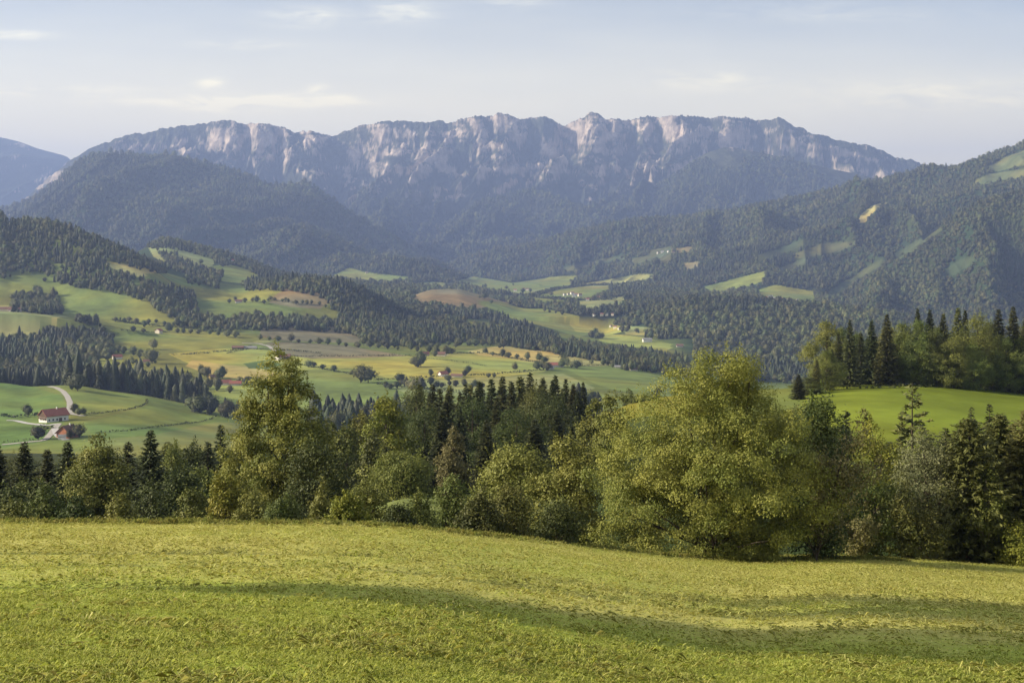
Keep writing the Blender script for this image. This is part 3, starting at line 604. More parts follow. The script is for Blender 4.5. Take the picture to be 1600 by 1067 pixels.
def spruce(h, r, seed, dens=1.0, spray=.42, low=.05, power=.85, droop=.28, gap=0.0, per=11, narrow=.13):
    g = np.random.default_rng(seed); cs = []; ns = []; ts = []; lns = []; tint = []; parts = [limb((0, 0, -.6), (0, 0, h), h*.017+.03, .015, g, .006, 10, 7)]
    z = h*low; step = .36*h/12/dens
    while z < h*.995:
        f = (z/h-low)/(1-low); L_ = r*((1-f)**power)*(.92+.08*math.sin(z*5))+.10; nb = max(4, int(6*dens**.5+g.integers(-1, 2)))
        if f < .12: L_ *= .72+f*2.3
        a0 = g.uniform(0, 7)
        for b in range(nb):
            if g.uniform() < gap: continue
            a = a0+b*2*math.pi/nb+g.normal()*.22; l = L_*g.uniform(.68, 1.16); dr = droop*(1-f)+g.normal()*.05-.15*f
            zz = z+g.normal()*step*.3; m = max(3, int(per*(l/r)**.6)); t = np.sort(g.uniform(.08, 1, m))**.8
            dx = math.cos(a); dy = math.sin(a)
            bz = zz-l*dr*np.sin(t*1.9)+l*.16*t**3
            p = np.stack([dx*l*t, dy*l*t, bz], 1); side = np.where(np.arange(m) % 2 == 0, 1., -1.)*g.uniform(.2, 1, m)
            ang = side*.75; tn = np.stack([dx*np.cos(ang)-dy*np.sin(ang), dx*np.sin(ang)+dy*np.cos(ang), -.28+g.normal(size=m)*.2], 1)
            sl = spray*(.55+.6*(1-t))*(.45+.75*(l/r))*g.uniform(.7, 1.3, m)
            p = p+tn*sl[:, None]*.55
            nn = np.stack([g.normal(size=m)*.45, g.normal(size=m)*.45, np.ones(m)], 1)
            cs.append(p); ns.append(nn); ts.append(tn); lns.append(sl); tint.append(np.clip(t*.55+g.uniform(0, .45, m), 0, 1))
        z += step*(1.05-.45*f)
    c = np.concatenate(cs); ln = np.concatenate(lns); v, ff, cn = diamonds(c, unit(np.concatenate(ns)), np.concatenate(ts), ln, ln*(narrow/.42+.06), -.35)
    v[:, 2] = np.maximum(v[:, 2], .02)
    return (v, ff, cn, np.repeat(np.concatenate(tint), 4)), join(parts)
def crown_mesh(name, t, m): return mesh_np(name, t[0], t[1], t[2], {'tint': ('FLOAT', t[3])}, False, [m])
def wood_mesh(name, t, m): return mesh_np(name, t[0], t[1], t[2], {}, True, [m])
BARK = simple_mat('bark', (.075,.058,.042), .95, .35, 6); BARK_PALE = simple_mat('bark_pale', (.24,.21,.17), .9, .35, 5)
LF = dict(
 big=leaf_mat('leaf_big', (.138,.165,.030), (.300,.290,.062), .20, .05),
 maple=leaf_mat('leaf_maple', (0.121,0.146,0.027), (0.277,0.270,0.057), .20, .06),
 dark=leaf_mat('leaf_dark', (0.037,0.055,0.014), (0.109,0.124,0.030), .15, .22),
 mid=leaf_mat('leaf_mid', (0.074,0.103,0.022), (0.189,0.200,0.046), .18, .22),
 yel=leaf_mat('leaf_yellow', (0.120,0.144,0.019), (0.228,0.216,0.031), .20, .15),
 olive=leaf_mat('leaf_olive', (.110,.130,.026), (.240,.240,.055), .20, .12),
 brown=leaf_mat('leaf_brown', (.135,.125,.042), (.225,.198,.082), .18, .1),
 willow=leaf_mat('leaf_willow', (0.102,0.120,0.048), (0.198,0.204,0.096), .20, .1),
 spruce=leaf_mat('needle_spruce', (0.020,0.031,0.011), (0.083,0.090,0.029), .08, .25),
 spruce_l=leaf_mat('needle_light', (0.065,0.081,0.021), (0.195,0.195,0.057), .12, .15),
 larch=leaf_mat('needle_larch', (0.104,0.124,0.034), (0.215,0.208,0.065), .18, .1),
 far_b=leaf_mat('wood_broad', (.044,.060,.018), (.130,.132,.042), .12, .38, patch=.35),
 far_c=leaf_mat('wood_conifer', (.021,.033,.014), (.066,.073,.027), .06, .35, patch=.3))

# ------------------------------------------------------------------ far woods: small crowns set out by the hundred thousand
def ico(sub=2):
    import bmesh
    bm = bmesh.new(); bmesh.ops.create_icosphere(bm, subdivisions=sub, radius=1)
    v = np.array([p.co[:] for p in bm.verts]); f = np.array([[p.index for p in q.verts] for q in bm.faces]).ravel(); bm.free()
    return v, f, np.full(len(f)//3, 3)
def lump(seed, h, r, kind, leaves, leaf, core=True):
    g = np.random.default_rng(seed); parts = []; tints = []
    if core:
        v, f, c = ico(2); v = v.copy(); n = len(v)
        if kind == 'b':
            d = 1+.34*(vnoise(v[:, 0]*2.1+seed, v[:, 1]*2.1+v[:, 2]*1.7, seed)*2-1)+.12*g.normal(size=n); s = v*d[:, None]*np.array([r*.74, r*.74, h*.38]); s[:, 2] += h*.52
        else:
            zz = (v[:, 2]+1)/2; rad = (1-zz)**.62*1.15+.04; s = np.stack([v[:, 0], v[:, 1]], 1); s = s/np.maximum(np.linalg.norm(s, axis=1, keepdims=True), .3)
            wob = 1+.26*g.normal(size=n); s = np.concatenate([s*(rad*r*.75*wob)[:, None], (zz*h*.97+.03*h)[:, None]], 1)
        parts.append((s, f, c)); tints.append(g.uniform(0, .5, n))
    if kind == 'b':
        q = rand_unit(leaves, g); q[:, 2] = np.abs(q[:, 2])*1.1-.35; q = unit(q); d = 1+.42*(vnoise(q[:, 0]*2.6+seed, q[:, 1]*2.6+q[:, 2]*2.4, seed+3)*2-1)
        p = q*d[:, None]*np.array([r, r, h*.47])*g.uniform(.72, 1.12, (leaves, 1)); p[:, 2] += h*.52
        v, f, c = diamonds(p, unit(q+rand_unit(leaves, g)*.6+np.array([0, 0, .3])), rand_unit(leaves, g), leaf*g.uniform(.6, 1.3, leaves), leaf*.7*g.uniform(.7, 1.2, leaves), .3)
    else:
        f0 = g.uniform(0, 1, leaves)**1.25; a = g.uniform(0, 7, leaves); rr = r*(1-f0)**.66*g.uniform(.75, 1.15, leaves)+.1
        p = np.stack([rr*np.cos(a), rr*np.sin(a), h*(.06+.92*f0)], 1); tn = np.stack([np.cos(a), np.sin(a), -.45+0*a], 1)
        v, f, c = diamonds(p, unit(np.stack([np.cos(a)*.5, np.sin(a)*.5, np.ones(leaves)], 1)+rand_unit(leaves, g)*.35), tn, leaf*(1.2-.7*f0), leaf*.5*(1.2-.6*f0), -.3)
    parts.append((v, f, c)); tints.append(np.repeat(g.uniform(.1, 1, leaves), 4))
    v, f, c = join(parts); return v, f, c, np.concatenate(tints)
PROTO = {}
def protos(key, kind, hs, rs, leaves, leaf, m, n=4, sd=0):
    r = []
    for i in range(n):
        t = lump(sd+i*13+1, hs[i % len(hs)], rs[i % len(rs)], kind, leaves, leaf); r.append(bpy.data.objects.new('crown', crown_mesh('crown', t, m)))
    PROTO[key] = r
protos('b1', 'b', [14, 17, 12, 19], [5.2, 6.2, 5.6, 5.8], 420, .62, LF['far_b'], 4, 100)
protos('c1', 'c', [17, 21, 15, 19], [3.8, 4.4, 3.6, 4.1], 420, .85, LF['far_c'], 4, 200)
protos('b2', 'b', [14, 18, 12, 19], [5.4, 6.6, 5.8, 6.0], 90, 1.5, LF['far_b'], 4, 300)
protos('c2', 'c', [16, 19, 14, 18], [4.0, 4.6, 3.8, 4.4], 80, 1.7, LF['far_c'], 4, 400)
def scatter_group(name, pts, scl, key, label, cat, pick=None):
    """one object: the points, with a crown set on every point by its node tree"""
    if len(pts) == 0: return None
    n = len(pts); g = np.random.default_rng(len(pts))
    pr = PROTO[key]; rot = np.zeros((n, 3)); rot[:, 2] = g.uniform(0, 6.28, n); rot[:, :2] = g.normal(size=(n, 2))*.03
    sc = np.stack([scl*g.uniform(.85, 1.15, n), scl*g.uniform(.85, 1.15, n), scl*g.uniform(.8, 1.2, n)], 1)
    me = mesh_np(name, pts, np.zeros(0, int), np.zeros(0, int), {'rot': ('FLOAT_VECTOR', rot), 'scl': ('FLOAT_VECTOR', sc), 'idx': ('INT', g.integers(0, len(pr), n) if pick is None else pick)})
    o = tag(link(name, me), label, cat, kind='stuff')
    gname = 'grow_'+key; ng = bpy.data.node_groups.get(gname)
    if not ng:
        ng = bpy.data.node_groups.new(gname, 'GeometryNodeTree')
        ng.interface.new_socket('Geometry', in_out='INPUT', socket_type='NodeSocketGeometry'); ng.interface.new_socket('Geometry', in_out='OUTPUT', socket_type='NodeSocketGeometry')
        gi = ng.nodes.new('NodeGroupInput'); go = ng.nodes.new('NodeGroupOutput'); jn = ng.nodes.new('GeometryNodeJoinGeometry')
        for p in pr:
            oi = ng.nodes.new('GeometryNodeObjectInfo'); oi.inputs['Object'].default_value = p; oi.inputs['As Instance'].default_value = True; ng.links.new(oi.outputs['Geometry'], jn.inputs[0])
        ip = ng.nodes.new('GeometryNodeInstanceOnPoints'); ip.inputs['Pick Instance'].default_value = True
        def na(nm, ty):
            q = ng.nodes.new('GeometryNodeInputNamedAttribute'); q.data_type = ty; q.inputs['Name'].default_value = nm
            return [s for s in q.outputs if s.enabled][0]
        ng.links.new(gi.outputs[0], ip.inputs['Points']); ng.links.new(jn.outputs[0], ip.inputs['Instance'])
        ng.links.new(na('idx', 'INT'), ip.inputs['Instance Index']); ng.links.new(na('rot', 'FLOAT_VECTOR'), ip.inputs['Rotation']); ng.links.new(na('scl', 'FLOAT_VECTOR'), ip.inputs['Scale'])
        ng.links.new(ip.outputs[0], go.inputs[0])
    md = o.modifiers.new('grow', 'NODES'); md.node_group = ng
    return o
def cand(d0, d1, spacing, lo=-150, hi=1750, seed=1):
    """evenly random ground points between two distances, seen columns lo..hi; with height"""
    g = np.random.default_rng(seed); area = (d1*d1-d0*d0)/2*(hi-lo)/F; n = int(area/spacing**2)
    d = np.sqrt(g.uniform(d0*d0, d1*d1, n)); px = g.uniform(lo, hi, n); z = H(px, d)
    return px, d, z
# rows of sight: the highest ground seen up to each distance, to leave out trees nobody could see
_vp = np.arange(-160, 1761, 8.0); _vd = np.exp(np.linspace(math.log(66), math.log(12000), 760))
_VP, _VD = np.meshgrid(_vp, _vd); _row = HY-F*H(_VP.ravel(), _VD.ravel()).reshape(_VP.shape)/_VD
_vis = np.minimum.accumulate(_row, axis=0)
def seen(px, d, z, top, slack=6):
    i = np.clip(((px+160)/8).round().astype(int), 0, len(_vp)-1); j = np.clip(np.searchsorted(_vd, d*.99)-1, 0, len(_vd)-1)
    return HY-F*(z+top)/d < _vis[j, i]+slack
def in_field(px, row, d):
    m = np.zeros(px.shape, bool)
    for c, poly, a, b in FIELDS:
        k = (d > a) & (d < b)
        if k.any(): m[k] |= inpoly(px[k], row[k], poly)
    return m
def wood(name, polys, d0, d1, spacing, conif, key, label, top=15, seed=1, scale=.8, up=.5):
    px, d, z = cand(d0, d1, spacing, seed=seed); row = HY-F*(z+top*up)/d
    m = np.zeros(px.shape, bool)
    for s in polys: m |= inpoly(px, row, np.array(P(s)))
    px, d, z = px[m], d[m], z[m]; m = seen(px, d, z, top+6, 14); px, d, z = px[m], d[m], z[m]
    x = (px-CX)/F*d; g = np.random.default_rng(seed+5)
    mixn = fbm(x/120, d/120, 3, 300+seed)*.9+g.uniform(-.35, .35, len(x)); isc = mixn < (conif*2-1)*.6-.12
    pts = np.stack([x, d, z-.4], 1); s = scale*np.clip(np.exp(g.normal(size=len(x))*.2), .55, 1.4)
    n = 0
    if isc.any(): scatter_group(name if conif >= .5 else name+'_conifers', pts[isc], s[isc], 'c'+key, label+(' - the spruces' if conif < .5 else ''), 'wood'); n += isc.sum()
    if (~isc).any(): scatter_group(name+'_broadleaves' if conif >= .5 else name, pts[~isc], s[~isc]*.9, 'b'+key, label+(' - the broadleaf trees' if conif >= .5 else ''), 'wood'); n += (~isc).sum()
    print('wood', name, n)
WOODS = [
 ('spruce_wood', ['-200,520 0,519 20,512 60,522 100,536 140,558 158,580 160,606 130,612 -200,612'], 1420, 2150, 8.5, .62, '1', 'dark spruce wood above the farm hill'),
 ('valley_wood', ['60,503 85,492 150,497 178,516 176,545 158,568 110,545 62,522'], 1900, 2500, 9, .35, '1', 'dark mixed wood above the spruce wood at the picture edge'),
 ('pasture_wood', ['18,458 40,450 92,456 97,484 60,487 20,484'], 2300, 3000, 9, .4, '1', 'small clump of dark trees on the upper pasture'),
 ('hillside_wood', ['-200,150 0,324 60,330 100,336 150,356 200,378 255,412 262,425 225,418 168,402 160,412 190,424 250,440 300,456 312,478 304,502 275,497 228,470 190,455 130,446 90,438 60,420 0,432 -200,440'], 2450, 3450, 10, .35, '1', 'dense dark forest covering the hillside'),
 ('ridge_wood', ['210,372 225,362 262,362 310,373 350,386 400,402 450,428 470,440 440,440 400,425 372,412 345,413 332,402 300,392 262,384 235,385'], 3450, 4700, 11, .35, '1', 'dark forest along the ridge behind the hillside'),
 ('copse_wood', ['250,395 275,392 290,410 320,418 348,425 340,452 322,458 296,444 290,425 262,415'], 3000, 4300, 13, .3, '1', 'loose clumps of trees among the high pastures'),
 ('knoll_wood', ['378,440 420,432 470,427 522,429 562,440 606,460 650,478 660,490 600,486 545,474 520,482 508,462 470,452 440,450 385,449'], 2600, 3400, 9, .35, '1', 'dark wood over the round knoll'),
 ('plain_wood', ['528,480 600,468 650,476 752,474 815,488 860,505 872,520 868,545 830,540 760,530 700,528 640,536 600,532 560,522 530,505'], 2150, 2850, 8.5, .42, '1', 'long dark wood in the middle of the plain'),
 ('river_belt', ['862,526 900,518 935,528 962,540 1000,546 1060,558 1110,585 1110,600 1060,590 1000,580 960,565 925,556 885,549 862,545'], 1900, 2700, 10, .35, '1', 'belt of round trees behind the long green field'),
 ('field_belt', ['372,492 400,486 465,494 535,500 545,515 520,513 460,509 400,510 370,508'], 2150, 2650, 10, .3, '1', 'tree belt below the round knoll'),
 ('middle_belt', ['270,498 300,488 372,500 372,512 330,512 280,508'], 2150, 2650, 12, .3, '1', 'scattered trees along the pasture edge'),
 ('ravine_wood', ['105,585 160,588 250,598 330,622 392,648 392,668 370,664 300,645 232,628 150,616 110,610'], 1385, 1640, 6.5, .6, '1', 'shaded wood in the ravine behind the farm hill', 17),
 ('centre_spruce_wood', ['488,604 520,598 565,602 622,603 650,618 660,640 640,660 560,668 500,672 480,640'], 900, 1270, 6.5, .9, '1', 'dark spruce wood below the long hedge', 20),
 ('hollow_wood', ['780,600 850,588 900,585 940,592 968,604 978,618 900,640 800,640'], 850, 1250, 6.5, .9, '1', 'dark spruce wood behind the near trees', 20),
]
for i, wd in enumerate(WOODS): wood(*wd, seed=40+i, scale=1.15 if len(wd) > 8 else .8)
def far_forest(name, d0, d1, spacing, lo, hi, seed, scale, conif, label):
    px, d, z = cand(d0, d1, spacing, lo, hi, seed=seed); row = HY-F*z/d; rt = HY-F*(z+14)/d
    m = ~(in_field(px, row, d) | in_field(px, rt, d)) & seen(px, d, z, 18, 8)
    if d0 > 8000: m &= (z < 640+fbm(px/60, d/900, 3, 9)*200) & (d < 11000+fbm(px/50, d*0, 3, 19)*500)
    px, d, z = px[m], d[m], z[m]; x = (px-CX)/F*d; g = np.random.default_rng(seed)
    thin = (d < 3300) & (px < 870) & (fbm(x/90, d/90, 3, seed) < .15); keep = ~thin; px, d, z, x = px[keep], d[keep], z[keep], x[keep]
    isc = fbm(x/260, d/260, 4, 400)*1.0+g.uniform(-.3, .3, len(x)) < (conif*2-1)*.5-.05
    if conif < .45: isc = isc & (fbm(x/700, d/700, 2, 410) < .1)
    pts = np.stack([x, d, z-.5], 1); s = scale*np.clip(np.exp(g.normal(size=len(x))*.26), .5, 1.7)
    scatter_group(name, pts[isc], s[isc], 'c2', label+' - the spruces', 'forest'); scatter_group(name+'_broadleaves', pts[~isc], s[~isc], 'b2', label+' - the broadleaf trees', 'forest')
    print('far', name, len(pts))
far_forest('river_forest', 2950, 4600, 10.5, 480, 1750, 501, .75, .35, 'forest on the low hills along the river')
far_forest('riverside_forest', 2150, 2950, 10, 1085, 1750, 505, .8, .35, 'mixed forest on the near side of the river')
far_forest('slope_forest', 4600, 6400, 12, -160, 1750, 502, .82, .4, 'forest on the lower mountain slopes')
far_forest('high_forest', 6400, 8600, 18, -160, 1750, 503, 1.12, .4, 'forest on the blue mountain slopes')
far_forest('distant_forest', 8600, 11450, 26, -160, 1700, 504, 1.5, .4, 'forest on the foot of the rocky range')
# ------------------------------------------------------------------ grass and hay lying on the meadow
GRASS = leaf_mat('grass', (.400, .450, .070), (.650, .660, .200), .45, .08); HAY = leaf_mat('hay', (.500, .475, .120), (.670, .645, .230),   .35, .06)
WEED = leaf_mat('weeds', (.140, .165, .028), (.310, .300, .075), .35, .25)
def tuft(seed, n, h, spread, flat, wd, m, curl=.4):
    g = np.random.default_rng(seed); V = []; Fc = []; T = []; off = 0
    for i in range(n):
        a = g.uniform(0, 7); r = spread*g.uniform()**.5; b = np.array([math.cos(a)*r, math.sin(a)*r, 0]); az_ = g.uniform(0, 7)
        lay = flat*g.uniform(.7, 1.3); dirn = np.array([math.cos(az_)*math.sin(lay), math.sin(az_)*math.sin(lay), max(math.cos(lay), .03)]); l = h*g.uniform(.5, 1.3)
        sd = np.array([-math.sin(az_), math.cos(az_), 0])*wd*g.uniform(.6, 1.3); mid = b+dirn*l*.55+np.array([0, 0, l*.10]); tip = b+dirn*l+np.array([0, 0, -l*curl*.35])
        tip[2] = max(tip[2], .01)
        if flat > 1.1: b = b+np.array([0, 0, g.uniform(0, .05)]); mid[2] += .015
        V += [b-sd, b+sd, mid+sd*.8, tip, mid-sd*.8]; Fc += [off, off+1, off+2, off+3, off+4]; T += [g.uniform(0, 1)]*5; off += 5
    return crown_mesh('tuft', (np.array(V), np.array(Fc), np.full(n, 5), np.array(T)), m)
def tufts(key, ms): PROTO[key] = [bpy.data.objects.new('tuft', m) for m in ms]
tufts('grass', [tuft(i, 64, .042, .18, 1.2, .0020, GRASS) for i in range(5)])
tufts('hay', [tuft(20+i, 36, .085, .18, 1.5, .0019, HAY, .1) for i in range(5)])
tufts('grass_far', [tuft(40+i, 34, .06, .32, 1.3, .0045, GRASS) for i in range(4)])
tufts('hay_far', [tuft(60+i, 30, .09, .34, 1.5, .0045, HAY, .1) for i in range(4)])
tufts('weeds', [tuft(80+i, 40, .42, .28, .5, .022, WEED) for i in range(4)])
def sow(name, key, y0, y1, per, hay_side, label, seed, sc=1.0):
    g = np.random.default_rng(seed); n = int(per*(y1*y1-y0*y0)/2*1.1)
    y = np.sqrt(g.uniform(y0*y0, y1*y1, n)); x = y*g.uniform(-.55, .55, n); px = CX+F*x/np.maximum(y, 12); ye = np.interp(px, _yx, _yv)
    hay = np.clip(sst(16, 30, y)*.75+fbm(x/9, y/5, 4, 13)*.75+.12, 0, 1); row_ = sst(.35, .7, ridged(x/1.6+fbm(x/4, y/4, 2, 15)*2, y/.7, 2, 16))
    edge = sst(13, 20, y) if y0 > 10 else 1-sst(15, 22, y)
    p = edge*(hay*.75+.25*row_) if hay_side else edge*(1-.6*hay)*(.55+.45*(1-row_))
    k = (g.uniform(size=n) < p) & ((y < ye+3) | (px > 1200)); x, y, row_ = x[k], y[k], row_[k]
    z = MZ(x, y)+(ridged(x/1.1+fbm(x/3, y/3, 2, 8)*2, y/.45, 3, 9)-.5)*.05*(1-sst(40, 70, y))+.005
    scatter_group(name, np.stack([x, y, z], 1), sc*g.uniform(.6, 1.4, len(x))*(.8+.5*row_), key, label, 'grass'); print(name, len(x))
sow('short_grass', 'grass', 5, 22, 62, False, 'short green stubble grass in the nearest strip of the meadow', 1)
sow('loose_hay', 'hay', 5, 22, 48, True, 'pale cut stalks lying on the nearest strip of the meadow', 2)
sow('grass_beyond', 'grass_far', 13, 92, 8, False, 'green grass on the farther part of the meadow', 3)
sow('hay_beyond', 'hay_far', 13, 92, 8, True, 'dry yellow hay lying on the farther part of the meadow', 4)
def weeds():
    g = np.random.default_rng(9); n = 1700; px = g.uniform(-60, 1660, n); ye = np.interp(px, _yx, _yv)
    right = px > 1235; d = ye+g.uniform(.3, 3.5, n); d[right] = 89+g.uniform(0, 6, right.sum())
    # the unmown strip that runs out to the right of the great tree
    m = 900; p2 = g.uniform(1040, 1420, m); d2 = np.interp(p2, [1040, 1180, 1420], [69.5, 77.5, 82.5])+g.normal(size=m)*.55
    px = np.concatenate([px, p2]); d = np.concatenate([d, d2]); x = (px-CX)/F*d
    s = np.concatenate([g.uniform(.2, .7, n), g.uniform(.35, .8, m)])
    scatter_group('weeds', np.stack([x, d, MZ(x, d)-.02], 1), s, 'weeds', 'uncut weeds and grass along the foot of the tree row', 'weeds')
weeds()
# ------------------------------------------------------------------ the trees and bushes nearest the meadow: one thing each
def tree_thing(name, label, cat, loc, crown, wood_, lm, bm=None, rz=0.0, group=None, sc=1.0):
    o = bpy.data.objects.new(name, None); C.objects.link(o); o.empty_display_size = .5; o.location = loc; o.rotation_euler = (0, 0, rz); o.scale = (sc, sc, sc)
    tag(o, label, cat, group)
    a = link('crown', crown_mesh('crown', crown, lm) if isinstance(crown, tuple) else crown, o)
    b = link('trunk', wood_mesh('trunk', wood_, bm or BARK) if isinstance(wood_, tuple) else wood_, o)
    return o
def copy_tree(src, loc, rz, sc, label, name=None):
    o = src.copy(); C.objects.link(o); o.location = loc; o.rotation_euler = (0, 0, rz); o.scale = sc; o['label'] = label
    for ch in list(src.children):
        c = ch.copy(); C.objects.link(c); c.parent = o
    return o
def topz(row, d): return -(row-HY)/F*d
def spot(px, d, sink=.15):
    x, y, z = ground(px, d); return (x, y, z-sink)
def leafy(px, top, hw, d, n_leaf, leaf, seed, lm, label, name='broadleaf_tree', cat='tree', bm=None, **k):
    p = spot(px, d); h = topz(top, d)-p[2]; r = hw/F*d; nc = k.pop('n_clump', int(60+r*6))
    c, w_ = broadleaf(h, r, nc, n_leaf, leaf, seed, **k); return tree_thing(name, label, cat, p, c, w_, LF[lm], bm)
def conifer(px, top, hw, d, seed, lm, label, name='spruce', **k):
    p = spot(px, d); h = topz(top, d)-p[2]; c, w_ = spruce(h, hw/F*d, seed, **k); return tree_thing(name, label, 'tree', p, c, w_, LF[lm])
BIG_D = 75.0
leafy(1118, 556, 182, BIG_D, 210000, .056, 11, 'big', 'great spreading golden-green tree standing out on the meadow edge', n_clump=330, low=.0, peak=.36, ragged=.26, top_pow=.85, wood_r=.2, stems=3, solid=.38, sprays=620, cf=2.15,
      lobes=[(-2.0, 7.6, 1.9, 16), (1.9, 8.0, 2.0, 18), (3.6, 6.0, 1.7, 14), (-4.2, 4.6, 1.9, 16), (-5.2, 1.8, 1.5, 14), (-3.2, 1.0, 1.8, 16), (2.2, .6, 1.5, 10), (0.2, 9.8, 1.1, 10), (1.6, 9.6, .9, 8), (4.6, 3.6, 1.7, 12), (1.6, 1.4, 1.6, 18), (.3, 1.8, 1.4, 14), (3.2, 1.6, 1.6, 14), (-3.4, 5.6, 1.9, 22), (-2.6, 3.4, 1.9, 22), (-1.2, 5.0, 1.9, 20), (1.0, 5.6, 1.9, 18), (2.4, 3.8, 1.9, 18), (.8, 7.6, 1.6, 16)])
leafy(1275, 628, 62, 80, 17000, .085, 12, 'dark', 'dark drooping tree close behind the right side of the great tree', low=.03, peak=.4, drop=.6, ragged=.25)
leafy(1268, 655, 42, 74, 3600, .085, 13, 'brown', 'thin leaning young tree with reddish-gold twigs beside the great tree', low=.2, lean=.30, n_clump=46, solid=.5, ragged=.5, wood_r=.07)
leafy(438, 552, 106, 92, 130000, .075, 14, 'maple', 'tall lone tree with two pointed heads left of the middle', n_clump=400, low=-.2, peak=.15, ragged=.3, top_pow=.95, wood_r=.18, stems=2, solid=.4, sprays=360,
      lobes=[(-1.5, 9.9, .75, 9), (-1.7, 8.6, 1.1, 10), (.25, 10.6, .65, 10), (1.9, 8.4, .9, 8), (-3.2, 5.6, 1.0, 8), (1.7, 6.9, 1.4, 10), (.4, 5.5, 1.5, 18), (1.3, 4.2, 1.7, 18), (-.4, 3.6, 1.5, 16), (1.8, 2.8, 1.6, 16), (-1.5, 5.2, 1.3, 12)])
leafy(500, 690, 62, 88, 15000, .085, 15, 'dark', 'dark bushy tree tucked behind the right side of the two-headed tree', low=.03, peak=.4)
leafy(352, 742, 30, 82, 7000, .085, 16, 'yel', 'bright yellow-green bush at the left foot of the two-headed tree', 'bush', 'bush', low=.01, peak=.35, ragged=.3)
leafy(392, 768, 28, 80, 6000, .075, 17, 'olive', 'olive bush right in front of the two-headed tree', 'bush', 'bush', low=.01, peak=.35)
leafy(440, 775, 30, 74, 6000, .07, 18, 'mid', 'low green bush in front of the trunk of the two-headed tree', 'bush', 'bush', low=.01, peak=.35)
leafy(505, 760, 26, 68, 5000, .065, 19, 'olive', 'small spiky bush with reddish shoots right of the two-headed tree', 'bush', 'bush', low=.01, peak=.3, top_pow=1.5)
leafy(572, 738, 38, 70, 7500, .065, 20, 'olive', 'upright shrub with golden tips between the two-headed tree and the small field', 'bush', 'bush', low=.01, peak=.3, top_pow=1.5, ragged=.35)
leafy(545, 772, 26, 64, 4200, .062, 21, 'yel', 'golden low shrub on the meadow edge in the middle', 'bush', 'bush', low=.01, peak=.35)
leafy(655, 772, 28, 70, 4500, .065, 22, 'olive', 'pale pointed shrub on the meadow edge below the small field', 'bush', 'bush', low=.01, peak=.3, top_pow=1.4)
leafy(708, 752, 40, 74, 8000, .068, 23, 'mid', 'green shrub with upright shoots left of the big rounded bush', 'bush', 'bush', low=.01, peak=.3, top_pow=1.3)
leafy(622, 790, 24, 66, 3600, .062, 24, 'dark', 'small dark shrub on the meadow edge', 'bush', 'bush', low=.01, peak=.35)
leafy(815, 698, 84, 82, 36000, .078, 25, 'olive', 'big rounded olive-green bush left of the great tree', 'bush', 'bush', n_clump=130, low=.01, peak=.32, ragged=.18, solid=.2)
leafy(887, 690, 62, 80, 22000, .078, 26, 'olive', 'tall rounded bush touching the left side of the great tree', 'bush', 'bush', low=.01, peak=.4, ragged=.2)
leafy(795, 765, 40, 66, 7000, .062, 27, 'mid', 'low bush with reddish leaves in front of the big rounded bush', 'bush', 'bush', low=.01, peak=.35)
leafy(870, 790, 42, 68, 6500, .062, 28, 'dark', 'low dark bush in the gap before the great tree', 'bush', 'bush', low=.01, peak=.35)
leafy(748, 775, 32, 64, 5000, .062, 29, 'dark', 'dark little bush at the left foot of the big rounded bush', 'bush', 'bush', low=.01, peak=.35)
# right of the great tree
leafy(1346, 724, 50, 90, 11000, .085, 31, 'mid', 'leafy shrub-like tree at the back edge of the meadow right of the great tree', low=.04, peak=.45, ragged=.35)
leafy(1330, 775, 34, 88.5, 5200, .08, 32, 'brown', 'small tree with pinkish-brown leaves on the back edge of the meadow', low=.12, peak=.5, bm=BARK_PALE)
leafy(1448, 676, 58, 93, 14000, .075, 33, 'willow', 'grey-green willow with fine leaves right of the leafy shrub-like tree', name='willow', low=.04, peak=.5, ragged=.25, drop=.5)
leafy(1420, 770, 48, 89, 9000, .08, 34, 'mid', 'round green bush under the grey-green willow', 'bush', 'bush', low=.01, peak=.4)
conifer(1514, 655, 112, 92, 35, 'spruce_l', 'broad yellow-green spruce with drooping boughs at the right end', dens=1.9, per=32, spray=.38, droop=.55, power=.62, narrow=.10)
conifer(1478, 668, 78, 95, 36, 'spruce', 'dark spruce behind the broad yellow-green spruce', dens=1.3, per=15, spray=.36)
conifer(1562, 648, 100, 95, 37, 'spruce_l', 'tall spruce with light shoots second from the right edge', dens=1.9, per=30, spray=.38, droop=.5, power=.65)
conifer(1608, 640, 100, 93, 38, 'spruce_l', 'spruce cut off by the right edge of the view', dens=1.8, per=28, spray=.38, droop=.45, power=.65)
leafy(1592, 828, 34, 89, 6000, .075, 39, 'yel', 'yellowing shrub under the spruces at the right edge', 'bush', 'bush', low=.01, peak=.4)
leafy(1540, 735, 34, 91, 5200, .08, 40, 'mid', 'slender young tree with a pale trunk before the spruces', low=.25, peak=.5, bm=BARK_PALE)
conifer(1425, 598, 50, 112, 41, 'larch', 'airy young larch rising above the other trees on the right', name='larch', dens=.75, per=11, spray=.55, low=.25, gap=.32, power=.62, droop=-.1, narrow=.18)
leafy(1368, 662, 46, 108, 9500, .10, 42, 'yel', 'yellow-green shrubby tree left of the airy larch', low=.03, peak=.45, ragged=.3)
leafy(1462, 705, 40, 104, 7000, .10, 43, 'dark', 'dark tree in the shade under the larch', low=.03, peak=.45)
conifer(1322, 640, 24, 112, 44, 'spruce', 'small dark spruce just right of the great tree', dens=.9)
conifer(1353, 638, 20, 118, 45, 'spruce_l', 'slim spruce top in front of the bright plateau field', dens=.9)
conifer(1290, 655, 30, 105, 46, 'spruce', 'dark spruce half hidden behind the great tree', dens=.9)
conifer(1518, 640, 18, 125, 47, 'spruce', 'thin spruce tip showing over the broad spruce', dens=.8); conifer(1546, 632, 20, 122, 48, 'spruce', 'bare-tipped spruce top in front of the plateau field', dens=.8)
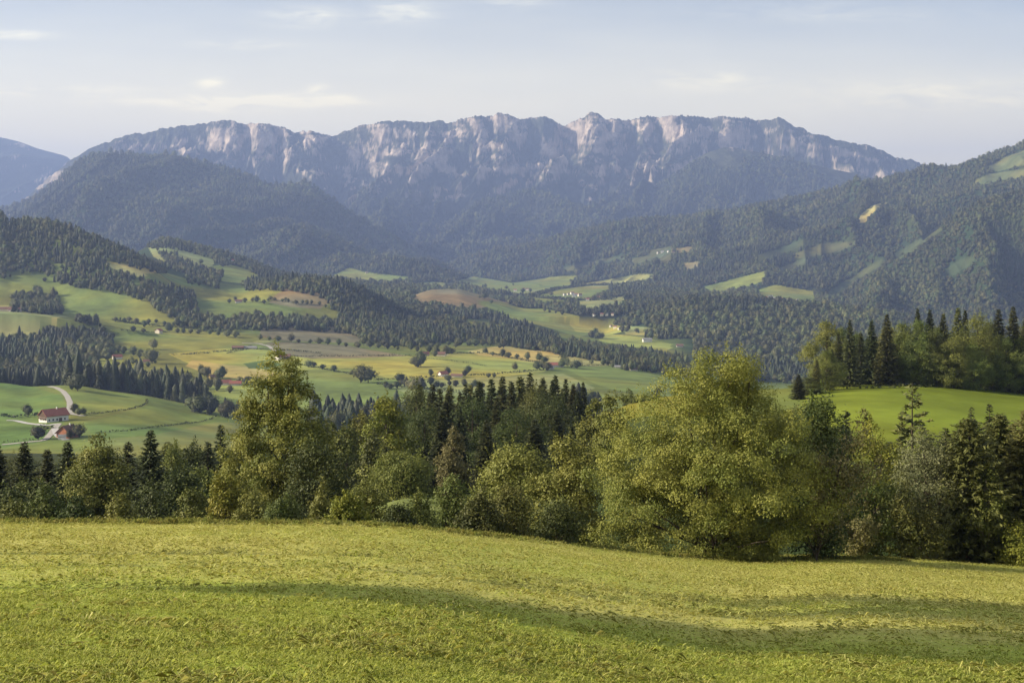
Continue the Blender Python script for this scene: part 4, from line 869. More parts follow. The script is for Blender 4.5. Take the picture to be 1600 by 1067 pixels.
conifer(1410, 655, 18, 125, 49, 'spruce_l', 'small spruce top left of the larch tip', dens=.8)
# left: the dark row behind the meadow crest
conifer(-8, 690, 50, 118, 51, 'spruce', 'spruce cut off by the left edge of the view', dens=1.2, per=14)
conifer(38, 690, 40, 122, 52, 'spruce', 'dark spruce second from the left edge', dens=1.2, per=14)
conifer(74, 702, 28, 128, 53, 'spruce', 'slim dark spruce third from the left edge', dens=1.1)
conifer(106, 690, 40, 126, 54, 'spruce', 'dark spruce just left of the tall pale-leaved tree', dens=1.2, per=14)
leafy(150, 683, 48, 112, 20000, .105, 55, 'olive', 'tall pale-leaved tree among the spruces on the left', low=.02, peak=.35, top_pow=1.25)
conifer(235, 672, 46, 122, 56, 'spruce', 'tallest dark spruce of the left row', dens=1.3, per=15)
conifer(200, 690, 36, 130, 57, 'spruce', 'spruce between the pale-leaved tree and the tallest spruce', dens=1.1)
conifer(345, 663, 26, 150, 58, 'spruce', 'slim spruce just left of the two-headed tree', dens=1.1)
conifer(325, 690, 28, 142, 59, 'spruce', 'short spruce in front of the slim one by the two-headed tree', dens=1.1)
for i, (px, tp, hw, d, lm, what) in enumerate([(270, 700, 30, 150, 'mid', 'round dark tree right of the tallest left spruce'), (300, 695, 30, 160, 'dark', 'dark round tree midway between the tallest spruce and the two-headed tree'), (322, 735, 36, 118, 'mid', 'bushy tree beside the slim spruce'),
     (282, 742, 40, 112, 'dark', 'dark leafy tree in the gap right of the tallest spruce'), (60, 755, 40, 104, 'dark', 'dark leafy tree under the second spruce from the left edge'), (10, 770, 40, 100, 'dark', 'low dark tree in the left corner of the tree row'),
     (375, 700, 30, 140, 'mid', 'tree half hidden by the left side of the two-headed tree')]):
    leafy(px, tp, hw, d, 8500, .12, 60+i, lm, what, low=.03, peak=.4)
for i, (px, tp, hw, d, lm, what) in enumerate([(70, 762, 34, 84, 'mid', 'green bush at the meadow crest left of the pale-leaved tree'), (235, 768, 48, 88, 'dark', 'wide dark bush at the foot of the tallest left spruce'), (300, 765, 36, 84, 'mid', 'green bush on the crest left of the yellow-green bush'),
     (185, 785, 36, 80, 'olive', 'small olive bush at the foot of the pale-leaved tree'), (20, 795, 36, 80, 'mid', 'low bush on the crest by the left edge'), (118, 790, 34, 82, 'dark', 'dark low bush on the crest below the spruces')]):
    leafy(px, tp, hw, d, 6500, .085, 80+i, lm, what, 'bush', 'bush', low=.01, peak=.35)
# middle distance: lone trees between the near row and the wood
leafy(604, 628, 42, 190, 16000, .17, 90, 'yel', 'round bright green tree left of the dark wood', low=.05, peak=.5, ragged=.15)
leafy(566, 650, 34, 200, 9000, .18, 91, 'mid', 'green tree behind the two-headed tree, left of the round bright one', low=.04, peak=.45)
leafy(540, 672, 30, 170, 7000, .17, 92, 'mid', 'mid-green tree partly behind the two-headed tree', low=.04, peak=.45)
leafy(586, 690, 34, 160, 8000, .15, 93, 'dark', 'shaded tree below the round bright green one', low=.04, peak=.4)
leafy(630, 713, 46, 134, 15000, .11, 94, 'olive', 'wide rounded olive bush above the small field', 'bush', 'bush', low=.01, peak=.5, ragged=.10, top_pow=.75)
leafy(708, 668, 26, 150, 8500, .12, 95, 'brown', 'slender tree with brownish leaves before the dark wood', low=.03, peak=.4, ragged=.3)
leafy(928, 625, 24, 185, 7500, .15, 96, 'mid', 'green tree at the right end of the dark wood', low=.04, peak=.5)
leafy(955, 618, 26, 175, 8000, .15, 97, 'olive', 'paler rounded tree touching the top left of the great tree', low=.04, peak=.5)
leafy(1000, 625, 22, 330, 4200, .25, 98, 'mid', 'small tree behind the yellow crop strip', low=.04, peak=.5)
leafy(1026, 604, 14, 800, 2500, .55, 99, 'dark', 'lone dark round tree on the long green field left of the great tree', low=.04, peak=.5)
leafy(985, 612, 14, 700, 2000, .5, 100, 'mid', 'small round tree left of the lone dark one', low=.04, peak=.5)
# trees outside the picture on the left: their shadows lie across the meadow
for i, (x, y, h, r) in enumerate([(-27, 20, 17, 2.4), (-26, 26, 20, 2.6), (-21, 31, 21, 3.0)]):
    c, w_ = broadleaf(h, r, 60, 5500, .22, 110+i, low=[.64, .66, .5][i], peak=.84)
    tree_thing('broadleaf_tree', ['tall slender tree by the meadow, out of view on the left', 'slender tree farther back, out of view on the left', 'smaller tree nearer the viewer, out of view on the left'][i], 'tree', (x, y, float(MZ(np.array([x]), np.array([y]))[0])-.2), c, w_, LF['mid'])

# ------------------------------------------------------------------ the dark wood in the middle (d 190-300)
W_B = []; W_S = []
for i, (lm, nm) in enumerate([('dark', 'green'), ('dark', 'dark green'), ('mid', 'mid-green'), ('dark', 'pale green'), ('mid', 'green'), ('olive', 'pale green'), ('mid', 'green')]):
    c, w_ = broadleaf(20, 6.0, 120, 24000, .165, 130+i, low=.04, peak=.45, top_pow=1.2); W_B.append((crown_mesh('crown', c, LF[lm]), wood_mesh('trunk', w_, BARK), nm))
for i, lm in enumerate(['spruce', 'spruce', 'spruce_l', 'spruce']):
    c, w_ = spruce(22, 4.4, 140+i, dens=1.5, spray=.85, per=15, droop=.35); W_S.append((crown_mesh('crown', c, LF[lm]), wood_mesh('trunk', w_, BARK), ['dark', 'very dark', 'lighter', 'narrow dark'][i]))
ORD = 'first second third fourth fifth sixth seventh eighth ninth tenth eleventh twelfth thirteenth fourteenth fifteenth sixteenth seventeenth eighteenth nineteenth twentieth'.split()
_t = {20: 'twenty', 30: 'thirty', 40: 'forty'}
for _d in (20, 30, 40):
    if _d > 20: ORD.append({30: 'thirtieth', 40: 'fortieth'}[_d])
    ORD += [_t[_d]+'-'+o_ for o_ in ORD[:9]]
def grove(items, where, grp, b0, names=('spruce', 'broadleaf_tree')):
    """items: (px, top row, distance, kind) seen from left to right"""
    items = sorted(items); n = {'s': 0, 'b': 0}
    for i, (px, tp, d, kd) in enumerate(items):
        src = W_S[(i*7+int(px)) % 4] if kd == 's' else (W_B[(i*7+int(px)) % 4] if b0 == 0 else W_B[4+(i*7+int(px)) % 3]); p = spot(px, d, .3); h = topz(tp, d)-p[2]; h0 = 22. if kd == 's' else 20.
        s = h/h0; wsc = max(s, .72 if d < 290 else .5)
        o = bpy.data.objects.new(names[0] if kd == 's' else names[1], None); C.objects.link(o); o.location = p; o.rotation_euler = (0, 0, i*2.4); wsc *= 1.2 if kd == 'b' else 1.08; o.scale = (wsc*random.uniform(.85, 1.1), wsc*random.uniform(.85, 1.1), s)
        k = n[kd]; n[kd] += 1
        tag(o, f"{ORD[k]} {'spruce' if kd == 's' else 'leafy tree'} from the left in {where}", 'tree', grp)
        link('crown', src[0], o); link('trunk', src[1], o)
grove([(652,606,250,'b'),(676,600,255,'s'),(640,640,225,'b'),(664,640,215,'b'),(700,612,250,'s'),(728,600,262,'s'),(748,596,270,'s'),(742,618,230,'b'),(768,592,275,'s'),(785,588,285,'s'),(776,622,225,'s'),(800,600,262,'s'),(812,588,285,'s'),(828,584,290,'s'),(838,606,245,'b'),
       (848,590,285,'s'),(858,612,235,'b'),(868,588,290,'s'),(884,592,280,'s'),(896,600,270,'s'),(903,612,255,'s'),(690,640,205,'s'),(718,636,215,'s'),(806,640,205,'b'),(870,640,215,'s'),(760,655,195,'s'),(835,655,200,'s'),(900,650,215,'s'),(655,600,282,'s'),(671,612,299,'s'),(687,607,294,'s'),(703,602,289,'s'),(719,614,284,'s'),(735,601,301,'s'),(751,596,296,'s'),(767,608,291,'s'),(783,603,286,'s'),(799,598,303,'s'),(815,593,298,'s'),(831,605,293,'s'),(847,600,288,'s'),(863,595,283,'s'),(879,607,300,'s'),(895,602,295,'s'),(911,597,290,'s')],
      'the front ranks of the dark wood', 'trees of the dark wood in the middle', 0)
grove([(1276,562,318,'s'),(1292,548,326,'b'),(1300,545,340,'s'),(1328,500,336,'s'),(1345,520,352,'s'),(1362,500,345,'s'),(1386,491,340,'s'),(1398,530,352,'b'),(1411,508,346,'b'),(1436,503,342,'b'),(1434,483,362,'s'),(1453,484,362,'s'),(1462,515,340,'b'),(1474,490,362,'s'),(1497,481,352,'s'),(1508,486,360,'s'),(1490,530,338,'b'),
       (1530,494,344,'b'),(1520,540,338,'b'),(1548,505,360,'b'),(1560,483,358,'s'),(1583,479,346,'s'),(1572,530,342,'b'),(1605,488,350,'s'),(1618,500,345,'b'),(1640,495,352,'s'),(1292,505,366,'b'),(1316,514,379,'b'),(1340,523,378,'b'),(1364,532,377,'b'),(1388,513,376,'b'),(1412,522,375,'b'),(1436,531,374,'b'),(1460,512,373,'b'),(1484,521,372,'b'),(1508,530,371,'b'),(1532,511,370,'b'),(1556,520,369,'b'),(1580,529,368,'b'),(1604,510,367,'b'),(1628,519,366,'b'),(1665,500,350,'b'),(1262,590,318,'b'),(1248,585,303,'s'),(1310,520,345,'s')],
      'the tall row behind the plateau field', 'trees behind the plateau field', 1)
grove([(380,706,185,'b'),(262,690,190,'s'),(290,700,200,'s'),(312,704,185,'b'),(352,700,190,'b'),(520,660,215,'s'),(548,655,235,'s'),(572,664,240,'b'),(505,672,200,'b'),(25,712,165,'b'),(170,712,165,'s'),(90,722,160,'b'),(230,715,175,'b')],
      'the shaded second row behind the left trees', 'shaded trees of the second row', 0)
grove([(1240,640,150,'b'),(1300,668,140,'b'),(1335,690,135,'b'),(1390,690,140,'s'),(1500,690,130,'b'),(1580,672,132,'s'),(1440,720,128,'b'),(1560,700,125,'b'),(1210,650,160,'s'),(1180,660,150,'b'),(1630,668,130,'b')],
      'the shaded second row behind the right trees', 'shaded trees behind the right row', 0)
# ------------------------------------------------------------------ single trees in the valley
RT = []
for i in range(6):
    t = lump(500+i, [11, 12, 10, 13, 12, 11][i], [5.4, 5.0, 5.6, 5.2, 6.0, 4.6][i], 'b', 650, .60)
    tr = tube([(0, 0, -.8), (0, 0, 4.5)], [.4, .25], 5)
    v, f, c = join([(t[0], t[1], t[2]), tr]); mi = np.concatenate([np.zeros(len(t[2]), int), np.ones(len(tr[2]), int)])
    RT.append(mesh_np('round_tree', v, f, c, {'tint': ('FLOAT', np.concatenate([t[3], np.zeros(len(tr[0]))]))}, False, [LF['far_b'], BARK], mi))
RT_BR = RT[1].copy(); RT_BR.materials[0] = LF['brown']; RT_Y = RT[2].copy(); RT_Y.materials[0] = LF['olive']
RS = []
for i in range(3):
    t = lump(520+i, 22, 4.2, 'c', 520, .95); RS.append(crown_mesh('spruce', (t[0], t[1], t[2], t[3]), LF['far_c']))
def line_of_trees(where, grp, spots, h, d0, d1, kind='b'):
    spots = sorted(spots); n = len(spots)
    for i, (px, row) in enumerate(spots):
        p = hit(px+random.uniform(-2.5, 2.5), row, d0, d1); hh = h*random.uniform(.62, 1.25)
        if kind == 's': me = RS[i % 3]; s = hh/22
        elif kind == 'r': me = RT_BR; s = hh/12
        elif kind == 'y': me = RT_Y; s = hh/10.
        else: me = RT[(i*5+int(px)) % 6]; s = hh/11.5
        o = link('spruce' if kind == 's' else 'round_tree', me, None, (p[0], p[1], p[2]-.3)); o.rotation_euler = (0, 0, random.uniform(0, 6)); o.scale = (s*random.uniform(.75, 1.15), s*random.uniform(.75, 1.15), s)
        w1 = 'spruce' if kind == 's' else 'tree'
        lab = f"{w1} {where}" if n == 1 else (f"{ORD[i]} {w1} from the left {where}" if n <= 20 else f"small {w1} {where}")
        tag(o, lab, 'tree', grp if n > 1 else None)
T1 = [('in the row of round trees below the brown field', 'row of trees below the brown field', [(405+i*15.5+random.uniform(-4, 4), 531+i*1.15) for i in range(20)], 10.5, 1800, 2700, 'b'),
 ('in the row along the tan field', 'row of trees along the tan field', P('757,553 771,556 785,558 795,559 806,560 824,563 841,565 853,567'), 11, 1600, 2600, 'b'),
 ('on the hedge that climbs left from the twin trees', 'lone trees on the sloping hedge', P('482,574 489,573 506,577 524,581 550,585'), 10, 1500, 2300, 'b'),
 ('of the big dark pair ending the sloping hedge', 'pair of big dark trees', P('563,598 573,598'), 19, 1300, 2200, 'b'),
 ('of the clump beside the middle farms', 'clump beside the middle farms', P('648,573 654,574 659,573'), 17, 1500, 2300, 'b'),
 ('round the white and red farm on the plain', 'trees round the farm on the plain', P('671,587 701,587 727,588 733,584 699,596'), 11, 1400, 2300, 'b'),
 ('on the lower hedge of the plain', 'trees on the lower hedge', P('622,597 634,598 764,590 770,590 803,579'), 9, 1350, 2300, 'b'),
 ('with reddish leaves beside the spruce wood', None, P('646,613'), 13, 1250, 2200, 'r'),
 ('standing tall at the edge of the spruce wood', None, P('660,608'), 17, 1250, 2200, 'b'),
 ('round the two farms below the long hedge', 'trees round the two middle farms', P('668,556 677,557 683,552 696,555 701,553 707,553'), 11, 1700, 2500, 'b'),
 ('on the green field left of the great tree', 'small trees on the track', P('847,577 925,569 944,571 950,571 958,574 979,575 986,574'), 9, 1400, 2500, 'b'),
 ('standing alone on the pale pasture', None, P('241,546'), 16, 1700, 2600, 'b'),
 ('in the short row on the upper pasture', 'trees in the short upper row', P('195,505 211,507 224,511 209,520 226,522'), 11, 1900, 2800, 'b'),
 ('in the row right of the pink house', 'row right of the pink house', P('265,519 275,520 287,521 297,521 312,522 330,523 343,525 357,527 368,528'), 12, 1900, 2800, 'b'),
 ('near the hill farm below the knoll', 'trees near the hill farm', P('357,474 366,470 385,473 394,472 401,473 410,475'), 11, 2200, 3200, 'b'),
 ('along the lower edge of the hillside forest', 'trees below the hillside forest', P('70,440 130,451 145,453 325,500 345,503 368,505 380,506'), 13, 2000, 3200, 'b'),
 ('around the red-roofed farm beside the spruce wood', 'trees round the farm by the spruce wood', P('168,556 176,553 187,551 195,553 210,556 218,560 228,562 238,568'), 14, 1700, 2500, 'b'),
 ('with an orange tinge beside the red-roofed farm', None, P('203,566'), 13, 1600, 2400, 'y'),
 ('of the tall dark clump on the yellow fields', 'tall dark clump', P('252,600 258,600 266,601 276,600 284,600 291,599'), 24, 1430, 1900, 's'),
 ('filling the front of the tall dark clump', 'leafy trees before the tall clump', P('255,603 270,603 286,602'), 13, 1420, 1900, 'b'),
 ('left of the yellow house', 'trees by the yellow house', P('313,584 319,588 325,590 343,592 349,592'), 14, 1430, 2000, 'b'),
 ('right of the red-roofed pair of houses', 'trees right of the red-roofed houses', P('376,600 384,602 392,601 400,603'), 13, 1430, 2000, 'b'),
 ('of the big round pair behind the farm', 'round pair on the farm hill crest', P('113,609 121,611'), 15, 1200, 1420, 'b'),
 ('by the drive of the big farm', 'trees by the farm drive', P('42,648 46,649 62,687'), 9, 800, 1350, 'b'),
 ('beside the brown barn', 'trees beside the barn', P('109,686 121,682 125,684'), 8.5, 800, 1350, 'b'),
 ('in the garden right behind the big farm', 'garden trees behind the farm', P('117,645 125,648 129,648'), 7, 800, 1350, 'b'),
 ('on the far crest at the end of the farm hill', 'trees at the end of the farm hill', P('300,642 312,645 322,644 333,647 345,650 356,653 367,655'), 15, 1230, 1640, 'b'),
 ('among the trees at the end of the farm hill', 'spruces at the end of the farm hill', P('306,644 328,648 351,652 374,656'), 17, 1230, 1640, 's'),
 ('on the green mound in the far plain', 'trees on the far mound', P('752,466 758,467 850,487 857,489 866,490 880,492 770,474'), 12, 2900, 4200, 'b'),
 ('in the far valley fields', 'trees in the far valley fields', P('730,445 760,450 800,446 830,457 845,458 860,463 875,468 893,440 902,443 790,452 818,458 935,462 950,466'), 15, 4200, 8000, 'b'),
 ('on the high pasture under the ridge wood', 'trees on the high pasture', P('250,398 262,402 280,408 292,411 312,413 245,392'), 13, 3000, 4500, 'b')]
T1 += [('in the thick row under the round knoll', 'thick row under the round knoll', [(374+i*8+random.uniform(-3, 3), 509+random.uniform(-3, 3)) for i in range(20)], 12, 1950, 2800, 'b'),
 ('on the ragged hedge under the big pasture', 'ragged hedge under the big pasture', [(178+i*9.5+random.uniform(-4, 4), 501+i*.75+random.uniform(-2, 2)) for i in range(20)], 8, 1900, 2900, 'b'),
 ('along the foot of the long middle wood', 'trees at the foot of the middle wood', [(560+i*10+random.uniform(-4, 4), 541+random.uniform(-2.5, 2.5)) for i in range(20)], 12, 1850, 2600, 'b'),
 ('on the right part of the tan field edge', 'trees on the upper edge of the tan field', [(720+i*12+random.uniform(-4, 4), 541+i*.5+random.uniform(-2, 2)) for i in range(18)], 12, 1800, 2800, 'b'),
 ('in the scattered orchard by the spruce wood farm', 'orchard by the farm', [(186+i*7+random.uniform(-3, 3), 569+random.uniform(-4, 4)) for i in range(9)], 7, 1500, 2400, 'b'),
 ('along the small stream above the ravine', 'trees along the small stream', [(170+i*11+random.uniform(-4, 4), 590+i*1.3+random.uniform(-3, 3)) for i in range(18)], 12, 1420, 2200, 'b'),
 ('on the bushy bank above the centre wood', 'trees on the bushy bank', [(600+i*9+random.uniform(-3, 3), 605+random.uniform(-3, 4)) for i in range(18)], 8, 1250, 2200, 'b'),
 ('beside the long red-roofed farm', 'trees round the long farm', P('848,578 853,579 880,574 887,573 893,575 840,578 900,576'), 11, 1400, 2500, 'b'),
 ('in the hedge on the brown slope below the knoll', 'hedge on the brown slope', [(415+i*8+random.uniform(-3, 3), 470+i*.8+random.uniform(-2, 2)) for i in range(12)], 10, 2400, 3200, 'b')]
for t in T1: line_of_trees(*t)
# ------------------------------------------------------------------ hedges, banks and roads laid over the land
HEDGE = leaf_mat('leaf_hedge', (.035, .050, .014), (.085, .095, .026), .1, .1)
def path_pts(s, d0, d1, step=4.0):
    a = np.array([hit(px, row, d0, d1) for px, row in P(s)]); seg = np.linalg.norm(np.diff(a[:, :2], axis=0), axis=1); t = np.concatenate([[0], np.cumsum(seg)])
    q = np.arange(0, t[-1], step); x = np.interp(q, t, a[:, 0]); y = np.interp(q, t, a[:, 1])
    for _ in range(4):
        x[1:-1] = (x[:-2]+2*x[1:-1]+x[2:])/4; y[1:-1] = (y[:-2]+2*y[1:-1]+y[2:])/4
    return x, y
def hedge(s, d0, d1, h, wd, label, cat='hedge', name='hedge', n_per=5):
    x, y = path_pts(s, d0, d1, 2.5); z = H(CX+F*x/y, y); n = len(x)*n_per; g = np.random.default_rng(len(x)); i = g.integers(0, len(x), n)
    var = .55+.9*vnoise(x/14, y/14, 4)
    p = np.stack([x[i]+g.normal(size=n)*wd*.5, y[i]+g.normal(size=n)*wd*.5, z[i]+g.uniform(0, 1, n)*h*var[i]], 1)
    v, f, c = diamonds(p, unit(rand_unit(n, g)+np.array([0, 0, .6])), rand_unit(n, g), g.uniform(.5, 1.1, n)*max(h, 1)*.55, g.uniform(.4, .9, n)*max(h, 1)*.5, .3)
    tag(link(name, crown_mesh(name, (v, f, c, np.repeat(g.uniform(0, 1, n), 4)), HEDGE)), label, cat)
for a in [('0,650 20,652 40,652 60,650', 800, 1350, 2.6, 2.5, 'dark hedge running in from the left edge to the big farm'),
          ('132,649 165,645 200,640 222,635 230,629 229,624', 800, 1345, 1.3, 1.2, 'narrow overgrown bank curving up the farm hill behind the big farm'),
          ('150,678 200,673 250,667 300,661 328,656 338,650', 800, 1330, 1.3, 1.2, 'narrow overgrown bank crossing the lower farm hill'),
          ('0,692 25,690 55,687', 800, 1350, 1.2, 1.2, 'low hedge below the drive near the left edge'),
          ('66,668 78,670 84,668', 800, 1350, 1.8, 2.2, 'clipped garden hedge in front of the big farm'),
          ('432,557 480,557 540,557 600,556 640,556', 1500, 2500, 2.0, 2.0, 'long thin hedge under the brown field'),
          ('640,557 690,562 740,568 760,572', 1500, 2500, 1.2, 1.5, 'thin dark field line right of the middle farms'),
          ('465,569 500,576 540,583 575,590 600,594', 1400, 2300, 1.8, 1.6, 'hedge sloping down across the green plain'),
          ('585,594 640,591 700,588 760,586 810,582 850,578', 1400, 2300, 2.0, 1.8, 'long hedge through the farm on the plain'),
          ('590,600 640,606 690,612 740,613', 1250, 2200, 2.4, 3, 'ragged hedge above the centre spruce wood'),
          ('355,552 390,545 440,547 500,552', 1500, 2500, 2.0, 2.0, 'hedge in front of the brown field on the left'),
          ('270,555 320,552 360,548 395,541', 1500, 2500, 2.2, 2.0, 'dark hedge crossing the yellow and green fields'),
          ('700,552 760,552 800,560 850,568 868,572', 1500, 2500, 2.2, 2.0, 'hedge along the lower edge of the tan field'),
          ('900,572 930,571 970,572', 1500, 2500, 1.8, 2.0, 'hedge behind the long green field'),
          ('873,545 880,556 884,570', 1500, 2600, 3.0, 5.0, 'dark strip of bushes coming down to the long red-roofed farm'),
          ('175,500 210,506 250,510 300,514 360,520', 1900, 2900, 3.0, 4.0, 'ragged hedge below the big green pasture'),
          ('190,520 240,520 262,519', 1900, 2900, 2.4, 3.0, 'ragged hedge running to the pink house'),
          ('745,540 800,541 850,540 930,552', 1700, 2900, 2.4, 3.0, 'hedge on the upper edge of the tan field'),
          ('828,463 870,452 920,446 960,446', 4000, 7500, 8, 14, 'tree-lined road through the far valley fields'),
          ('1268,613 1310,610 1350,607 1400,605.5 1450,605 1520,608 1600,617', 290, 370, .9, 1.6, 'rough grassy margin where the plateau field meets the tall trees'),
          ('700,446 760,458 830,464 900,470 960,468', 4000, 7500, 8, 14, 'dark line of trees below the far valley fields')]:
    hedge(*a)
ROADM = simple_mat('gravel', (.36, .33, .29), .95, .15, .4); CONC = simple_mat('concrete', (.46, .44, .41), .9, .1, .4)
def road(s, d0, d1, wd, label, m=None, lift=.14, name='road'):
    x, y = path_pts(s, d0, d1, 2.0); tx = np.gradient(x); ty = np.gradient(y); l = np.hypot(tx, ty); nx, ny = -ty/l, tx/l; k = np.linspace(-.5, .5, 4)
    X = x[:, None]+nx[:, None]*k*wd; Y = y[:, None]+ny[:, None]*k*wd; Z = H((CX+F*X/Y).ravel(), Y.ravel())+lift+.10
    ff, cn = grid_faces(len(x), 4); tag(link(name, mesh_np(name, np.stack([X.ravel(), Y.ravel(), Z], 1), ff, cn, {}, True, [m or ROADM])), label, 'road', kind='structure')
road('76,604 88,606 98,611 105,619 109,628 109,637 107,643 112,647 130,650', 800, 1400, 5, 'pale farm road curling over the hill behind the farm')
road('10,657 24,657 40,661 56,663 74,665 90,662 96,662', 800, 1350, 5, 'light drive in front of the big farm', CONC)
road('92,662 86,669 80,677 72,686 66,689 40,691 0,695', 800, 1350, 4.5, 'farm track forking down past the barn')
road('86,670 88,677 92,683 104,688', 800, 1350, 5, 'yard in front of the barn', CONC, .2)
road('378,536 405,537 418,540 428,547 435,556 437,562', 1500, 2600, 6, 'white farm road coming down past the brown field')
road('690,552 700,555 720,556', 1600, 2500, 5, 'short drive between the middle farms')
# ------------------------------------------------------------------ houses
WHITE = simple_mat('white_render', (.72, .68, .62), .85, .06, .5); WOODM = simple_mat('dark_timber', (.10, .065, .042), .9, .25, 1.2); REDR = simple_mat('red_tiles', (.30, .115, .082), .85, .22, .8)
BRR = simple_mat('brown_tiles', (.17, .095, .070), .88, .22, .8); GREYR = simple_mat('grey_roof', (.24, .235, .23), .8, .15, .8); YELW = simple_mat('yellow_render', (.70, .50, .20), .85, .06, .5); GLASS = simple_mat('window_glass', (.03, .035, .045), .25, .1, 1)
BRICK = simple_mat('red_boards', (.36, .15, .08), .9, .2, 1.0); CREAM = simple_mat('cream_render', (.62, .55, .44), .85, .06, .5)
def quad_mesh(name, quads, m):
    v = []; f = []
    for q in quads:
        f.append(list(range(len(v), len(v)+len(q)))); v += [tuple(p) for p in q]
    me = bpy.data.meshes.new(name); me.from_pydata(v, [], f); me.materials.append(m); me.update(); return me
def box_q(x0, x1, y0, y1, z0, z1):
    a = [(x0,y0,z0),(x1,y0,z0),(x1,y1,z0),(x0,y1,z0),(x0,y0,z1),(x1,y0,z1),(x1,y1,z1),(x0,y1,z1)]
    return [[a[i] for i in q] for q in ((0,3,2,1),(4,5,6,7),(0,1,5,4),(1,2,6,5),(2,3,7,6),(3,0,4,7))]
def house(px, row, Ln, Wd, wh, rh, rot, roof, label, d0, d1, wall=None, name='farmhouse', cat='house', detail=0, gable=None, over=.9):
    """gabled house: long axis x, base centre at the foot of the wall"""
    p = hit(px, row, d0, d1); o = bpy.data.objects.new(name, None); C.objects.link(o); o.location = (p[0], p[1], p[2]-.1); o.rotation_euler = (0, 0, R(rot)); tag(o, label, cat)
    k_ = 1.0 if detail else .82; Ln *= k_; Wd *= k_; wh *= k_; rh *= k_; l, w_ = Ln/2, Wd/2; z0 = -3.0
    link('wall', quad_mesh('wall', box_q(-l, l, -w_, w_, z0, wh) + ([] if gable else [[(-l, w_, wh), (-l, -w_, wh), (-l, 0, wh+rh)], [(l, -w_, wh), (l, w_, wh), (l, 0, wh+rh)]]), wall or WHITE), o)
    if gable: link('gable', quad_mesh('gable', [[(-l-.02, w_, wh), (-l-.02, -w_, wh), (-l-.02, 0, wh+rh)], [(l+.02, -w_, wh), (l+.02, w_, wh), (l+.02, 0, wh+rh)]]+box_q(-l-.06, -l+.02, -w_, w_, wh-1.6, wh)+box_q(l-.02, l+.06, -w_, w_, wh-1.6, wh), gable), o)
    e = over; k = rh/w_; th = .35; Q = []
    for s in (-1, 1):
        a = [(-l-e, s*(w_+e), wh-k*e+.05), (l+e, s*(w_+e), wh-k*e+.05), (l+e, 0, wh+rh+.05), (-l-e, 0, wh+rh+.05)]; b = [(x, y, z+th) for x, y, z in a]
        Q += [b if s < 0 else b[::-1], a[::-1] if s < 0 else a, [a[0], a[1], b[1], b[0]], [a[1], a[2], b[2], b[1]], [a[3], a[0], b[0], b[3]]]
    rf = link('roof', quad_mesh('roof', Q, roof), o)
    if detail:
        link('chimney', quad_mesh('chimney', box_q(l*.2, l*.2+.8, -.9, -.1, wh+rh-.8, wh+rh+1.3), WHITE), rf)
        ws = [(-l-.05, y, z) for y in np.arange(-w_+1.6, w_-1, 2.5) for z in ((1.0, 3.9) if wh > 5 else (1.2,))]
        for (x, y, z) in ws[:8]: link('window', quad_mesh('window', box_q(x-.03, x+.03, y, y+1.1, z, z+1.4), GLASS), o)
        for x in np.arange(-l+1.5, l-1.5, 3.2)[:8]: link('window', quad_mesh('window', box_q(x, x+1.2, -w_-.05, -w_+.02, 1.1, 2.5), GLASS), o)
    if detail > 1:
        link('balcony', quad_mesh('balcony', box_q(-l-1.1, -l-.1, -w_+.6, w_-.6, wh-2.6, wh-1.7), WOODM), o)
        link('door', quad_mesh('door', box_q(1.0, 3.6, -w_-.08, -w_+.02, .0, 2.8), WOODM), o)
    return o
house(84, 657.5, 18, 11.8, 5.0, 4.2, 47, REDR, 'big white farmhouse with a red tiled roof and timber gable on the left hill', 800, 1350, WHITE, detail=2, gable=WOODM)
house(106, 683, 10, 11, 3.6, 4.6, 68, BRR, 'brown-roofed barn with reddish board walls below the big farmhouse', 800, 1350, BRICK, 'barn', 'barn', 1)
house(97, 686, 6, 4, 2.4, 1.2, 20, GREYR, 'small pale shed beside the brown-roofed barn', 800, 1350, WHITE, 'shed', 'shed', over=.3)
